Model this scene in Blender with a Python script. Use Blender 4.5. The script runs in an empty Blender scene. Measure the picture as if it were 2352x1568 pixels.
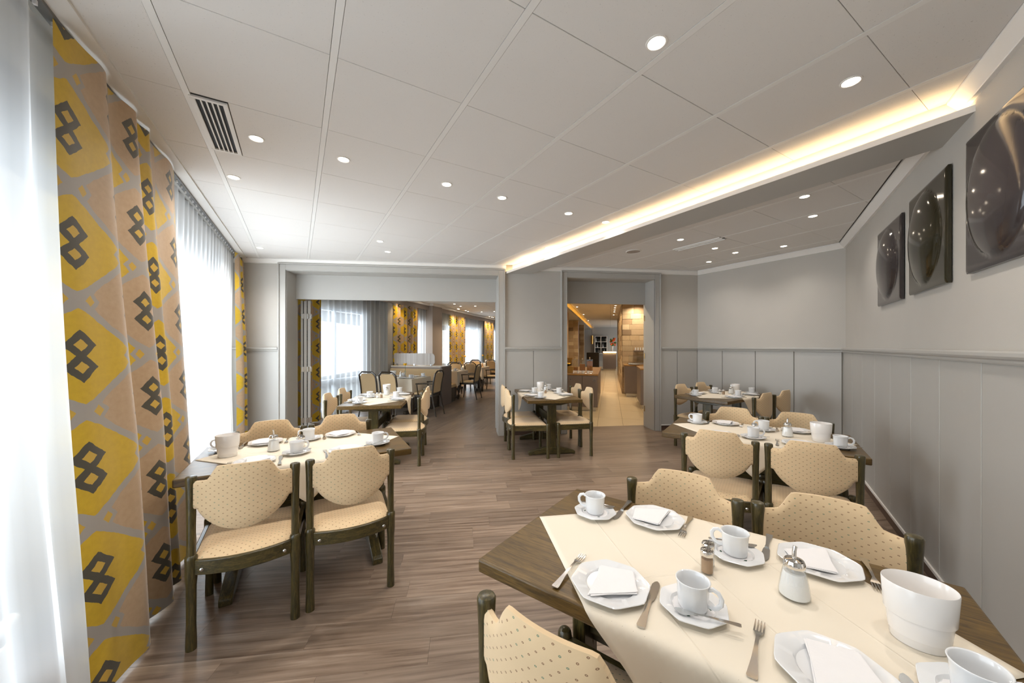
import bpy, math, random
from mathutils import Vector, Matrix
random.seed(7)
PI = math.pi
# ------------------------------------------------------------------ camera
cam_d = bpy.data.cameras.new('camera'); cam = bpy.data.objects.new('camera', cam_d)
bpy.context.scene.collection.objects.link(cam)
cam.location = (0, 0, 1.44); cam.rotation_euler = (PI/2, 0, 0)
cam_d.sensor_width = 36; cam_d.lens = 831/2352*36; cam_d.shift_y = 10/2352; cam_d.clip_start = 0.05
S = bpy.context.scene; S.camera = cam
C = S.collection
# ------------------------------------------------------------------ exposure, world
S.view_settings.view_transform = 'Standard'; S.view_settings.look = 'None'
S.view_settings.gamma = 1; S.view_settings.use_curve_mapping = False
S.view_settings.exposure = 1.72
w = bpy.data.worlds.new('world'); S.world = w; w.use_nodes = True
w.node_tree.nodes['Background'].inputs[0].default_value = (0.86, 0.93, 1.0, 1)
w.node_tree.nodes['Background'].inputs[1].default_value = .6

CEIL = 2.726
# frames --------------------------------------------------------------
T0 = Vector((-2.559, 2.805)); TD = Vector((-.4924, .8704)); TN = Vector((.8704, .4924))   # curtain track
def TW(t, o=0): p = T0 + TD*t + TN*o; return (p.x, p.y)
TANG = math.atan2(TD.y, TD.x)
B0 = Vector((.02, 5.836)); BE = Vector((.9914, .131)); BN = Vector((-.131, .9914))          # back wall
def BW(s, d=0): p = B0 + BE*s + BN*d; return (p.x, p.y)
BANG = math.atan2(BE.y, BE.x)
D1 = Vector((-.5105, .8599)); D2 = Vector((.8599, .5105))                                   # ceiling grid
def GW(u, v): p = D2*u + D1*v; return (p.x, p.y)
GANG = math.atan2(D2.y, D2.x)
Wp = Vector((.965, -.262)); Wq = Vector((.262, .965))                                       # rooms beyond
def W2(p, q): r = Wp*p + Wq*q; return (r.x, r.y)
WANG = math.atan2(Wp.y, Wp.x)
R0 = Vector((4.16, 4.51)); RD = Vector((-.566, -.824)); RN = Vector((-.824, .566))          # right wall, RN into room
def RW(t, o=0): p = R0 + RD*t + RN*o; return (p.x, p.y)
RANG = math.atan2(RD.y, RD.x)
G0 = Vector((3.20, 6.28)); GD = Vector((.96, -1.77)).normalized(); GN = Vector((GD.y, -GD.x))  # diagonal wall
def DW(t, o=0): p = G0 + GD*t + GN*o; return (p.x, p.y)
DANG = math.atan2(GD.y, GD.x)

def area(name, loc, size, sy, power, color, rot):
    l = bpy.data.lights.new(name, 'AREA'); l.shape = 'RECTANGLE'; l.size = size; l.size_y = sy
    l.energy = power; l.color = color
    o = bpy.data.objects.new(name, l); C.objects.link(o); o.location = loc; o.rotation_euler = rot
    return o
# daylight outside the windows
x, y = TW(1.1, -1.0)
area('daylight', (x, y, 1.5), 4.8, 2.6, 150, (.90, .95, 1), (PI/2, 0, TANG+PI))
x, y = TW(-2.6, -1.0)
area('daylight', (x, y, 1.5), 2.4, 2.6, 24, (.90, .95, 1), (PI/2, 0, TANG+PI))
x, y = W2(-6.6, 11.5)
area('daylight', (x, y, 1.5), 13, 2.6, 170, (.86, .93, 1), (PI/2, 0, WANG+PI/2+PI))

# ------------------------------------------------------------------ materials
def lin(c):
    return tuple(((v/255)/12.92 if v/255 <= .04045 else ((v/255+.055)/1.055)**2.4) for v in c)
class NT:
    def __init__(s, name):
        s.m = bpy.data.materials.new(name); s.m.use_nodes = True; s.t = s.m.node_tree; s.n = s.t.nodes
        s.b = s.n['Principled BSDF']; s.out = s.n['Material Output']
    def node(s, typ, **k):
        n = s.n.new(typ)
        for a, v in k.items(): setattr(n, a, v)
        return n
    def link(s, a, b): s.t.links.new(a, b)
    def math(s, op, a, b=None, c=None):
        n = s.node('ShaderNodeMath', operation=op)
        for i, v in enumerate((a, b, c)):
            if v is None: continue
            if isinstance(v, (int, float)): n.inputs[i].default_value = v
            else: s.link(v, n.inputs[i])
        return n.outputs[0]
    def mix(s, f, a, b):
        n = s.node('ShaderNodeMix', data_type='RGBA')
        for i, v in ((0, f), (6, a), (7, b)):
            if isinstance(v, (int, float)): n.inputs[i].default_value = v
            elif isinstance(v, tuple): n.inputs[i].default_value = (*v[:3], 1)
            else: s.link(v, n.inputs[i])
        return n.outputs[2]
    def coord(s, which='Object', scale=None, rot=None):
        c = s.node('ShaderNodeTexCoord').outputs[which]
        if scale or rot:
            m = s.node('ShaderNodeMapping')
            if scale: m.inputs['Scale'].default_value = scale
            if rot: m.inputs['Rotation'].default_value = rot
            s.link(c, m.inputs[0]); return m.outputs[0]
        return c
    def noise(s, vec, scale, detail=3, rough=.5, dist=0):
        n = s.node('ShaderNodeTexNoise'); n.inputs['Scale'].default_value = scale
        n.inputs['Detail'].default_value = detail; n.inputs['Roughness'].default_value = rough
        n.inputs['Distortion'].default_value = dist
        s.link(vec, n.inputs['Vector']); return n.outputs[0]
    def ramp(s, f, stops):
        r = s.node('ShaderNodeValToRGB'); e = r.color_ramp.elements
        while len(e) < len(stops): e.new(.5)
        for i, (p, c) in enumerate(stops):
            e[i].position = p; e[i].color = (*c[:3], 1)
        s.link(f, r.inputs[0]); return r.outputs[0]
    def bump(s, h, strength=.2, dist=.002):
        b = s.node('ShaderNodeBump'); b.inputs['Strength'].default_value = strength
        b.inputs['Distance'].default_value = dist; s.link(h, b.inputs['Height'])
        s.link(b.outputs[0], s.b.inputs['Normal'])
    def set(s, **k):
        for a, v in k.items():
            i = s.b.inputs[a.replace('_', ' ')]
            if isinstance(v, (int, float)): i.default_value = v
            elif isinstance(v, tuple): i.default_value = (*v[:3], 1)
            else: s.link(v, i)
        return s
def simple(name, rgb, rough=.5, metal=0, var=.04, nscale=6, bump=0, bscale=200, spec=.5, coat=0, stretch=None):
    t = NT(name); c = lin(rgb)
    co = t.coord('Object', stretch)
    n = t.noise(co, nscale, 2)
    a = tuple(min(1, v*(1+var)) for v in c); b = tuple(v*(1-var) for v in c)
    t.set(Base_Color=t.mix(n, b, a), Roughness=rough, Metallic=metal)
    t.b.inputs['Specular IOR Level'].default_value = spec
    t.b.inputs['Coat Weight'].default_value = coat
    if bump: t.bump(t.noise(co, bscale, 2), bump, .001)
    return t.m
def emis(name, rgb, k):
    t = NT(name); c = lin(rgb)
    t.set(Base_Color=(.8, .8, .8), Emission_Color=c, Emission_Strength=k); return t.m
def glass(name, tint=(1, 1, 1), rough=0.0, mixf=.12):
    t = NT(name); g = t.node('ShaderNodeBsdfGlossy'); g.inputs['Roughness'].default_value = max(rough, .03)
    tr = t.node('ShaderNodeBsdfTransparent'); tr.inputs[0].default_value = (*tint, 1)
    lw = t.node('ShaderNodeLayerWeight'); lw.inputs[0].default_value = .5
    f = t.math('MULTIPLY_ADD', t.math('POWER', lw.outputs['Facing'], 4), .6, mixf*.5+.02)
    mx = t.node('ShaderNodeMixShader'); t.link(f, mx.inputs[0]); t.link(tr.outputs[0], mx.inputs[1]); t.link(g.outputs[0], mx.inputs[2])
    t.link(mx.outputs[0], t.out.inputs[0]); return t.m
MT = {}
WALL = (178, 175, 170)
MT['paint'] = simple('grey_paint', (178, 175, 169), .45, var=.02, bump=.05, bscale=120)
MT['paper'] = None
t = NT('grey_wallpaper')
co = t.coord('Object'); h = t.noise(co, 260, 3)
wv = t.node('ShaderNodeTexWave', wave_type='BANDS', bands_direction='DIAGONAL'); wv.inputs['Scale'].default_value = 55
wv.inputs['Distortion'].default_value = 3; t.link(co, wv.inputs['Vector'])
t.set(Base_Color=t.mix(t.noise(co, 3, 2), lin((184, 179, 171)), lin((190, 185, 177))), Roughness=.7)
t.bump(t.math('ADD', h, wv.outputs[1]), .25, .0012); MT['paper'] = t.m
MT['white'] = simple('white_trim_paint', (232, 228, 222), .4, var=.01)
t = NT('ceiling_tile_board'); co = t.coord('Object')
sp = t.noise(co, 130, 4, .7)
t.set(Base_Color=t.mix(t.math('GREATER_THAN', sp, .66), lin((222, 218, 213)), lin((190, 185, 178))), Roughness=.85)
t.bump(sp, .25, .001); MT['tile'] = t.m
MT['ceil'] = simple('ceiling_plaster', (214, 210, 204), .85, var=.01)
MT['gap'] = simple('ceiling_shadow_gap', (120, 116, 110), .9, var=.02)  # slab colour darkened to stand in for shade in the tile gaps
MT['bar'] = simple('ceiling_bar_paint', (228, 225, 220), .5, var=.01)
# floor vinyl planks
t = NT('oak_vinyl_plank')
uv = t.node('ShaderNodeUVMap', uv_map='UVMap').outputs[0]; tone = t.node('ShaderNodeUVMap', uv_map='Tone').outputs[0]
mp = t.node('ShaderNodeMapping'); mp.inputs['Scale'].default_value = (.8, 17, 1); t.link(uv, mp.inputs[0])
g1 = t.noise(mp.outputs[0], 2.2, 6, .6, .4)
mp2 = t.node('ShaderNodeMapping'); mp2.inputs['Scale'].default_value = (5, 14, 1); t.link(uv, mp2.inputs[0])
kn = t.noise(mp2.outputs[0], 1.0, 3, .5, .3)
base = t.ramp(g1, [(.26, lin((88, 70, 57))), (.42, lin((120, 101, 85))), (.58, lin((140, 121, 104))), (.78, lin((164, 146, 130)))])
sx = t.node('ShaderNodeSeparateXYZ'); t.link(tone, sx.inputs[0])
tn = t.math('MULTIPLY_ADD', sx.outputs[0], .34, .80)
hs = t.node('ShaderNodeHueSaturation'); t.link(base, hs.inputs['Color']); t.link(tn, hs.inputs['Value']); hs.inputs['Saturation'].default_value = 1.0
knf = t.ramp(kn, [(.70, (0, 0, 0)), (.78, (1, 1, 1))])
t.set(Base_Color=t.mix(t.math('MULTIPLY', knf, .75), hs.outputs[0], lin((78, 56, 44))), Roughness=t.math('MULTIPLY_ADD', g1, .25, .22))
t.b.inputs['Specular IOR Level'].default_value = .45
t.bump(g1, .12, .002); MT['plank'] = t.m
def wood(name, stretch, dark, mid, light, rough=.3, coat=.3, sc=5):
    t = NT(name); co = t.coord('Object', stretch)
    g = t.noise(co, sc, 5, .65, 1.2)
    g2 = t.noise(co, sc*6, 3, .6)
    f = t.math('MULTIPLY_ADD', g2, .35, t.math('MULTIPLY', g, .68))
    t.set(Base_Color=t.ramp(f, [(.36, lin(dark)), (.5, lin(mid)), (.66, lin(light))]), Roughness=rough)
    t.b.inputs['Coat Weight'].default_value = coat; t.b.inputs['Coat Roughness'].default_value = .2
    t.bump(g2, .08, .001); return t.m
DK, MD, LT = (40, 35, 18), (64, 57, 30), (98, 84, 44)
MT['legwood'] = wood('olive_stained_wood_upright', (14, 14, 1.2), DK, MD, LT)
MT['railwood'] = wood('olive_stained_wood_rail', (1.5, 12, 12), DK, MD, LT)
MT['topwood'] = wood('olive_stained_oak_top', (1.1, 12, 12), (52, 38, 16), (88, 67, 30), (114, 88, 42), .36, .12, 4)
MT['darkwood'] = wood('dark_stained_wood', (3, 3, 1.2), (28, 22, 14), (48, 38, 26), (66, 54, 36))
MT['counterwood'] = wood('warm_wood_top', (1.2, 10, 10), (120, 84, 44), (160, 116, 62), (182, 140, 84))
# dotted upholstery
def dotted(name, rgb, sp=.034, r=.0031):
    t = NT(name); uv = t.node('ShaderNodeUVMap', uv_map='UVMap').outputs[0]
    sx = t.node('ShaderNodeSeparateXYZ'); t.link(uv, sx.inputs[0])
    v = t.math('DIVIDE', sx.outputs[1], sp*.40); row = t.math('FLOOR', v)
    off = t.math('MULTIPLY', t.math('MODULO', t.math('ADD', row, 200), 2), .5)
    u = t.math('ADD', t.math('DIVIDE', sx.outputs[0], sp), off); col = t.math('FLOOR', u)
    du = t.math('MULTIPLY', t.math('SUBTRACT', t.math('FRACT', u), .5), sp/r)
    dv = t.math('MULTIPLY', t.math('SUBTRACT', t.math('FRACT', v), .5), sp*.40/(r*.62))
    d = t.math('ADD', t.math('MULTIPLY', du, du), t.math('MULTIPLY', dv, dv))
    inn = t.math('LESS_THAN', d, 1.0); ring = t.math('GREATER_THAN', d, .12); f = t.math('MULTIPLY', inn, ring)
    cb = t.node('ShaderNodeCombineXYZ'); t.link(row, cb.inputs[0]); t.link(col, cb.inputs[1])
    wn = t.node('ShaderNodeTexWhiteNoise', noise_dimensions='2D'); t.link(cb.outputs[0], wn.inputs['Vector'])
    dc = t.mix(t.math('GREATER_THAN', wn.outputs[0], .74), lin((118, 78, 50)), lin((80, 120, 98)))
    weave = t.noise(uv, 900, 2); big = t.noise(uv, 5, 3)
    c0 = t.mix(big, tuple(x*.93 for x in lin(rgb)), tuple(min(1, x*1.06) for x in lin(rgb)))
    t.set(Base_Color=t.mix(t.math('MULTIPLY', f, .85), c0, dc), Roughness=.85)
    t.b.inputs['Sheen Weight'].default_value = .2
    t.bump(weave, .3, .0006); return t.m
MT['fabric'] = dotted('dotted_cream_upholstery', (218, 190, 150))
MT['fabric2'] = simple('tan_upholstery', (204, 176, 134), .85, var=.06, nscale=60, bump=.2, bscale=500)
MT['steel'] = simple('brushed_steel', (200, 198, 194), .22, 1, .03)
MT['chrome'] = simple('chrome', (225, 222, 218), .1, 1, .02)
MT['porc'] = simple('white_porcelain', (228, 229, 230), .12, 0, .01, coat=.6)
MT['napkin'] = simple('white_paper_napkin', (232, 230, 230), .9, 0, .02, 30, .3, 150)
MT['plastic'] = simple('white_gloss_plastic', (238, 234, 230), .18, 0, .01, coat=.4)
MT['sugar'] = simple('white_sugar', (245, 244, 242), .95, 0, .03, 300, .4, 900)
MT['pepper'] = simple('ground_pepper', (172, 142, 112), .95, 0, .35, 900, .4, 900)
MT['green'] = simple('green_print', (34, 74, 52), .6)
MT['glass'] = glass('clear_glass', (.96, .97, .97))
MT['pane'] = glass('window_glass', (.97, .99, 1), mixf=0)
MT['alu'] = simple('grey_window_frame', (176, 182, 190), .4, .1)
MT['rail'] = simple('grey_curtain_rail', (120, 120, 120), .4, .5)
MT['black'] = simple('black_duct', (18, 18, 18), .7)
MT['radiator'] = simple('white_enamel', (240, 241, 244), .3)
t = NT('cream_table_linen'); uv = t.node('ShaderNodeUVMap', uv_map='UVMap').outputs[0]
sx = t.node('ShaderNodeSeparateXYZ'); t.link(uv, sx.inputs[0])
cr = None
for o_, ax in ((0, 0), (0, 1), (.215, 0), (-.215, 0)):
    dd = t.math('DIVIDE', t.math('ABSOLUTE', t.math('SUBTRACT', sx.outputs[ax], o_)), .004)
    e = t.math('MAXIMUM', t.math('SUBTRACT', 1, dd), 0); cr = e if cr is None else t.math('ADD', cr, e)
t.set(Base_Color=t.mix(t.noise(uv, 4, 2), lin((226, 215, 196)), lin((231, 221, 203))), Roughness=.8)
t.bump(t.math('ADD', cr, t.math('MULTIPLY', t.noise(uv, 7, 2), 1.5)), .5, .0025); MT['linen'] = t.m
# printed curtain
t = NT('printed_ogee_curtain'); uv0 = t.node('ShaderNodeUVMap', uv_map='UVMap').outputs[0]
wb = t.node('ShaderNodeTexNoise'); wb.inputs['Scale'].default_value = 28; wb.inputs['Detail'].default_value = 2; t.link(uv0, wb.inputs['Vector'])
vs = t.node('ShaderNodeVectorMath', operation='MULTIPLY_ADD'); t.link(wb.outputs['Color'], vs.inputs[0])
vs.inputs[1].default_value = (.012, .012, 0); t.link(uv0, vs.inputs[2])
sx = t.node('ShaderNodeSeparateXYZ'); t.link(vs.outputs[0], sx.inputs[0]); U = sx.outputs[0]; V = t.math('SUBTRACT', sx.outputs[1], .039)
Wd, Hh = .31, .455
def wavy(v, per):
    c_ = t.math('COSINE', t.math('MULTIPLY', v, 2*PI/per))
    tri = t.math('MULTIPLY_ADD', t.math('ARCCOSINE', t.math('MULTIPLY', c_, .9999)), -2/PI, 1)
    return t.math('ADD', t.math('MULTIPLY', c_, .45), t.math('MULTIPLY', tri, .55))
cu = wavy(U, 2*Wd); cv = wavy(V, Hh)
f = t.math('ADD', cu, cv)
yl = t.math('GREATER_THAN', f, .20); tn_ = t.math('LESS_THAN', f, -.20)
sil = t.noise(uv0, 40, 3)
YEL = t.mix(sil, lin((196, 158, 22)), lin((218, 182, 36)))
TAN = t.mix(sil, lin((176, 146, 112)), lin((196, 168, 134)))
GRY = lin((166, 160, 152)); GLD = lin((204, 166, 62)); DRK = lin((74, 70, 58))
c = t.mix(yl, t.mix(tn_, GRY, TAN), YEL)
def cell(v, per, off): # distance to nearest lattice point
    a = t.math('ADD', t.math('DIVIDE', t.math('SUBTRACT', v, off), per), .5)
    return t.math('MULTIPLY', t.math('SUBTRACT', t.math('FRACT', t.math('ADD', a, 50)), .5), per)
def diamond(cx, cy, a, b):
    return t.math('ADD', t.math('DIVIDE', t.math('ABSOLUTE', cx), a), t.math('DIVIDE', t.math('ABSOLUTE', cy), b))
for ox, oy in ((0, 0), (Wd, Hh/2)):
    cx = cell(U, 2*Wd, ox); cy = cell(V, Hh, oy)
    for sy in (-.045, .045):
        d = diamond(cx, t.math('SUBTRACT', cy, sy), .070, .063)
        c = t.mix(t.math('LESS_THAN', d, 1), c, DRK)
    for sy in (-.045, .045):
        d = diamond(cx, t.math('SUBTRACT', cy, sy), .028, .025)
        c = t.mix(t.math('LESS_THAN', d, 1), c, GLD)
for ox, oy in ((0, Hh/2), (Wd, 0)):
    cx = cell(U, 2*Wd, ox); cy = cell(V, Hh, oy)
    for sg in (-.056, .056):
        d0 = diamond(t.math('SUBTRACT', cx, sg), cy, .050, .052)
        c = t.mix(t.math('LESS_THAN', d0, 1), c, GRY)
        d = diamond(t.math('SUBTRACT', cx, sg), cy, .023, .025)
        c = t.mix(t.math('LESS_THAN', d, 1), c, GLD)
t.set(Base_Color=c, Roughness=.45); t.b.inputs['Sheen Weight'].default_value = .3
t.bump(t.noise(uv0, 350, 2), .15, .001); MT['print'] = t.m
# sheer voile
t = NT('white_sheer_voile'); tr = t.node('ShaderNodeBsdfTransparent'); tl = t.node('ShaderNodeBsdfTranslucent'); df = t.node('ShaderNodeBsdfDiffuse')
tl.inputs[0].default_value = (.93, .95, .97, 1); df.inputs[0].default_value = (.9, .92, .94, 1)
m1 = t.node('ShaderNodeMixShader'); m1.inputs[0].default_value = .45; t.link(tl.outputs[0], m1.inputs[1]); t.link(df.outputs[0], m1.inputs[2])
m2 = t.node('ShaderNodeMixShader'); t.link(m1.outputs[0], m2.inputs[1]); t.link(tr.outputs[0], m2.inputs[2])
lw = t.node('ShaderNodeLayerWeight'); lw.inputs[0].default_value = .35
t.link(t.math('MULTIPLY', t.math('SUBTRACT', 1, lw.outputs['Facing']), .66), m2.inputs[0])
t.link(m2.outputs[0], t.out.inputs[0]); MT['sheer'] = t.m
# stone blocks
t = NT('travertine_block'); co = t.coord('Object'); oi = t.node('ShaderNodeObjectInfo')
n = t.noise(co, 14, 6, .7)
pal = t.ramp(oi.outputs['Random'], [(0, lin((116, 94, 72))), (.25, lin((200, 178, 142))), (.5, lin((160, 134, 104))), (.75, lin((212, 192, 158))), (1, lin((184, 158, 122)))])
t.set(Base_Color=t.mix(t.math('MULTIPLY', n, .5), pal, lin((120, 98, 72))), Roughness=.7); t.bump(n, .6, .006); MT['stone'] = t.m
MT['btile'] = simple('beige_stone_tile', (200, 178, 142), .3, 0, .06, 4)
MT['taupe'] = simple('taupe_laminate', (122, 108, 100), .45, 0, .03)
MT['taupewall'] = simple('taupe_wall_paint', (160, 148, 138), .6, 0, .02)
MT['stripe'] = None
t = NT('striped_screen_panel'); co = t.coord('Object', (24, .01, .01)); n = t.noise(co, 1, 2)
t.set(Base_Color=t.ramp(n, [(.35, lin((176, 164, 152))), (.5, lin((214, 206, 198))), (.65, lin((190, 178, 166)))]), Roughness=.25); MT['stripe'] = t.m
MT['yellow'] = simple('yellow_petal', (250, 190, 20), .5, 0, .1, 40)
MT['leaf'] = simple('green_stem', (70, 110, 50), .5, 0, .1, 40)
MT['orange'] = simple('orange_petal', (228, 98, 30), .5, 0, .15, 40)
MT['peach'] = simple('peach_napkin', (238, 190, 140), .8)
MT['wax'] = simple('ivory_candle', (240, 226, 196), .5)
MT['gold'] = simple('brass', (196, 158, 92), .25, 1)
MT['goldboard'] = simple('gold_lacquer_board', (150, 112, 48), .35)
MT['cereal'] = simple('cereal', (150, 100, 52), .9, 0, .4, 90, .6, 90)
MT['bottle'] = simple('dark_bottle_glass', (30, 34, 26), .1)
def artmat(name, rgb):
    return simple(name, rgb, .1, 0, .1, 2, coat=0, spec=.55)
MT['art1'] = artmat('gloss_slate_lacquer', (56, 50, 50)); MT['art2'] = artmat('gloss_olive_lacquer', (44, 40, 24)); MT['art3'] = artmat('gloss_graphite_lacquer', (58, 52, 52))
MT['lamp'] = emis('lamp_face', (255, 236, 210), 8)
MT['lampfar'] = emis('lamp_face_far', (255, 232, 200), 9)
MT['led'] = emis('led_strip', (255, 216, 160), 6)
MT['ledfar'] = emis('led_strip_amber', (255, 180, 70), 6)
MT['ledbar'] = emis('lit_bar_edge', (255, 220, 160), 5)

# ------------------------------------------------------------------ mesh helpers
class MB:
    def __init__(s): s.v = []; s.f = []; s.uv = []
    def add(s, vs, fs, uvs=None):
        o = len(s.v); s.v += [tuple(v) for v in vs]; s.f += [tuple(i+o for i in f) for f in fs]
        s.uv += list(uvs) if uvs else [(v[0], v[1]) for v in vs]; return s
    def box(s, x0, x1, y0, y1, z0, z1):
        return s.add([(x0,y0,z0),(x1,y0,z0),(x1,y1,z0),(x0,y1,z0),(x0,y0,z1),(x1,y0,z1),(x1,y1,z1),(x0,y1,z1)],
              [(0,3,2,1),(4,5,6,7),(0,1,5,4),(1,2,6,5),(2,3,7,6),(3,0,4,7)])
    def obox(s, F, a0, a1, b0, b1, z0, z1):   # box in a frame function F(a,b)
        P = [(*F(a, b), z) for z in (z0, z1) for a, b in ((a0,b0),(a1,b0),(a1,b1),(a0,b1))]
        return s.add(P, [(0,3,2,1),(4,5,6,7),(0,1,5,4),(1,2,6,5),(2,3,7,6),(3,0,4,7)])
    def prism(s, poly, z0, z1, uvs=None):
        n = len(poly); vs = [(x, y, z0) for x, y in poly] + [(x, y, z1) for x, y in poly]
        return s.add(vs, [tuple(range(n-1, -1, -1)), tuple(range(n, 2*n))] + [(i, (i+1) % n, n+(i+1) % n, n+i) for i in range(n)], (uvs*2 if uvs else None))
    def lathe(s, prof, n=24, cx=0, cy=0, sx=1, sy=1, shape=None, cap0=True, cap1=True):
        vs = []
        for i, (r, z) in enumerate(prof):
            for k in range(n):
                a = 2*PI*k/n; rr = r*(shape(a, i) if shape else 1)
                vs.append((cx+rr*math.cos(a)*sx, cy+rr*math.sin(a)*sy, z))
        fs = [(i*n+k, i*n+(k+1) % n, (i+1)*n+(k+1) % n, (i+1)*n+k) for i in range(len(prof)-1) for k in range(n)]
        if cap0: fs.append(tuple(range(n-1, -1, -1)))
        if cap1: fs.append(tuple((len(prof)-1)*n+k for k in range(n)))
        return s.add(vs, fs)
    def tube(s, pts, rad, n=10, cap=True, flat=1):
        vs = []; L = len(pts); P = [Vector(p) for p in pts]
        for i, p in enumerate(P):
            d = (P[min(i+1, L-1)] - P[max(i-1, 0)]).normalized()
            
            if i == 0:
                a = d.cross(Vector((0, 0, 1)))
                if a.length < 1e-3: a = Vector((1, 0, 0))
            else: a = prev - d*prev.dot(d)
            a.normalize(); prev = a; b = a.cross(d).normalized(); r = rad[i] if isinstance(rad, (list, tuple)) else rad
            for k in range(n):
                t_ = 2*PI*k/n; vs.append(p + a*(r*math.cos(t_)) + b*(r*flat*math.sin(t_)))
        fs = [(i*n+k, i*n+(k+1) % n, (i+1)*n+(k+1) % n, (i+1)*n+k) for i in range(L-1) for k in range(n)]
        if cap: fs += [tuple(range(n-1, -1, -1)), tuple((L-1)*n+k for k in range(n))]
        return s.add(vs, fs)
    def strip(s, rows, th):   # rows of (y, halfwidth, z): thin solid running along y
        n = len(rows); vs = []
        for y, hw, z in rows: vs += [(-hw, y, z+th), (hw, y, z+th), (hw*.9, y, z), (-hw*.9, y, z)]
        fs = []
        for i in range(n-1):
            a, b = i*4, i*4+4
            for k in range(4): fs.append((a+k, b+k, b+(k+1) % 4, a+(k+1) % 4))
        fs += [(0, 1, 2, 3), (4*n-1, 4*n-2, 4*n-3, 4*n-4)]
        return s.add(vs, fs)
    def xform(s, M, i0=0):
        s.v[i0:] = [tuple(M @ Vector(v)) for v in s.v[i0:]]; return s
    def build(s, name, mat, parent=None, smooth=False, bevel=0, seg=2, uv=False, loc=None, rotz=0, auto=True):
        me = bpy.data.meshes.new(name); me.from_pydata(s.v, [], s.f)
        import bmesh
        bm = bmesh.new(); bm.from_mesh(me); bmesh.ops.recalc_face_normals(bm, faces=bm.faces); bm.to_mesh(me); bm.free()
        if uv:
            l = me.uv_layers.new(name='UVMap')
            for lp in me.loops: l.data[lp.index].uv = s.uv[lp.vertex_index]
        me.materials.append(MT[mat] if isinstance(mat, str) else mat)
        if smooth:
            for p in me.polygons: p.use_smooth = True
            if auto:
                try: me.set_sharp_from_angle(angle=math.radians(38))
                except Exception: pass
        o = bpy.data.objects.new(name, me); C.objects.link(o)
        if parent: o.parent = parent
        if bevel:
            b = o.modifiers.new('bevel', 'BEVEL'); b.width = bevel; b.segments = seg; b.limit_method = 'ANGLE'; b.angle_limit = math.radians(50)
        if loc: o.location = loc
        o.rotation_euler.z = rotz
        return o
def tag(o, label=None, cat=None, group=None, kind=None):
    if label: o['label'] = label
    if cat: o['category'] = cat
    if group: o['group'] = group
    if kind: o['kind'] = kind
    return o
def empty(name, loc=(0, 0, 0), rz=0, label=None, cat=None, group=None):
    o = bpy.data.objects.new(name, None); C.objects.link(o); o.location = loc; o.rotation_euler.z = rz
    o.empty_display_size = .1
    return tag(o, label, cat, group)
def dup(o, parent=None):
    kids = [k for k in KIDS.get(o.name, [])] if parent is None else KIDS.get(o.name, [])
    c = o.copy(); C.objects.link(c)
    if parent: c.parent = parent
    KIDS[c.name] = []
    for k in kids: KIDS[c.name].append(dup(k, c))
    return c
KIDS = {}
def index_tree(o):
    KIDS[o.name] = [k for k in bpy.data.objects if k.parent == o]
    for k in KIDS[o.name]: index_tree(k)
def place(proto, used, loc, rz, label, cat=None, group=None):
    o = proto if not used[0] else dup(proto)
    used[0] = True; o.location = loc; o.rotation_euler = (0, 0, rz); o['label'] = label
    if cat: o['category'] = cat
    if group: o['group'] = group
    return o
def clip(poly, n, d):   # keep n.x*x+n.y*y <= d
    out = []
    for i in range(len(poly)):
        a, b = poly[i], poly[(i+1) % len(poly)]
        fa, fb = n[0]*a[0]+n[1]*a[1]-d, n[0]*b[0]+n[1]*b[1]-d
        if fa <= 0: out.append(a)
        if (fa < 0 < fb) or (fb < 0 < fa):
            t_ = fa/(fa-fb); out.append((a[0]+(b[0]-a[0])*t_, a[1]+(b[1]-a[1])*t_))
    return out
def clipall(poly, planes):
    for n, d in planes:
        poly = clip(poly, n, d)
        if len(poly) < 3: return []
    ar = abs(sum(poly[i][0]*poly[(i+1) % len(poly)][1]-poly[(i+1) % len(poly)][0]*poly[i][1] for i in range(len(poly))))/2
    return poly if ar > 4e-4 else []
def plane(F, normal, off):   # half plane: points with (p-F(0,0)).normal <= off
    p = Vector(F(0, 0)); n = Vector(normal); return ((n.x, n.y), p.dot(n)+off)

# ------------------------------------------------------------------ floors
fl = MB(); fl.box(-9, 9, -1.6, 30, -.12, -.012)
floor = fl.build('floor', 'gap'); tag(floor, kind='structure')
PF = [plane(TW, -TN, .36), plane(BW, BN, .42), plane(DW, -GN, .02), plane(RW, -RN, .02), ((0, -1), 1.0)]
PD = math.radians(7.35); pe = Vector((math.cos(PD), math.sin(PD))); pn = Vector((-pe.y, pe.x))
PLW, PLL = .152, .93
cand = []
for r in range(-16, 56):
    off = random.random()*PLL
    for k in range(-9, 9):
        a0 = k*PLL+off; b0 = r*PLW
        q = [pe*(a0+i)+pn*(b0+j) for i, j in ((.0004,.0004),(PLL-.0004,.0004),(PLL-.0004,PLW-.0004),(.0004,PLW-.0004))]
        poly = clipall([(v.x, v.y) for v in q], PF)
        if poly:
            c_ = Vector((sum(p[0] for p in poly)/len(poly), sum(p[1] for p in poly)/len(poly)))
            vis = c_.y > .6 and abs(c_.x) < c_.y*1.5+.4
            cand.append(((c_.length if vis else 50+c_.length), poly, a0, b0))
cand.sort(key=lambda c_: c_[0])
def plank_uv(o, data):
    me = o.data; l = me.uv_layers.new(name='UVMap'); l2 = me.uv_layers.new(name='Tone')
    for lp in me.loops:
        u, v, tn = data[lp.vertex_index]; l.data[lp.index].uv = (u, v); l2.data[lp.index].uv = (tn, tn)
def plank_data(poly, e, n, tn):
    ou, ov = random.random()*40, random.random()*40
    return [(e.dot(Vector(p))+ou, n.dot(Vector(p))+ov, tn) for p in poly]*2
rest = MB(); rdata = []
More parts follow.
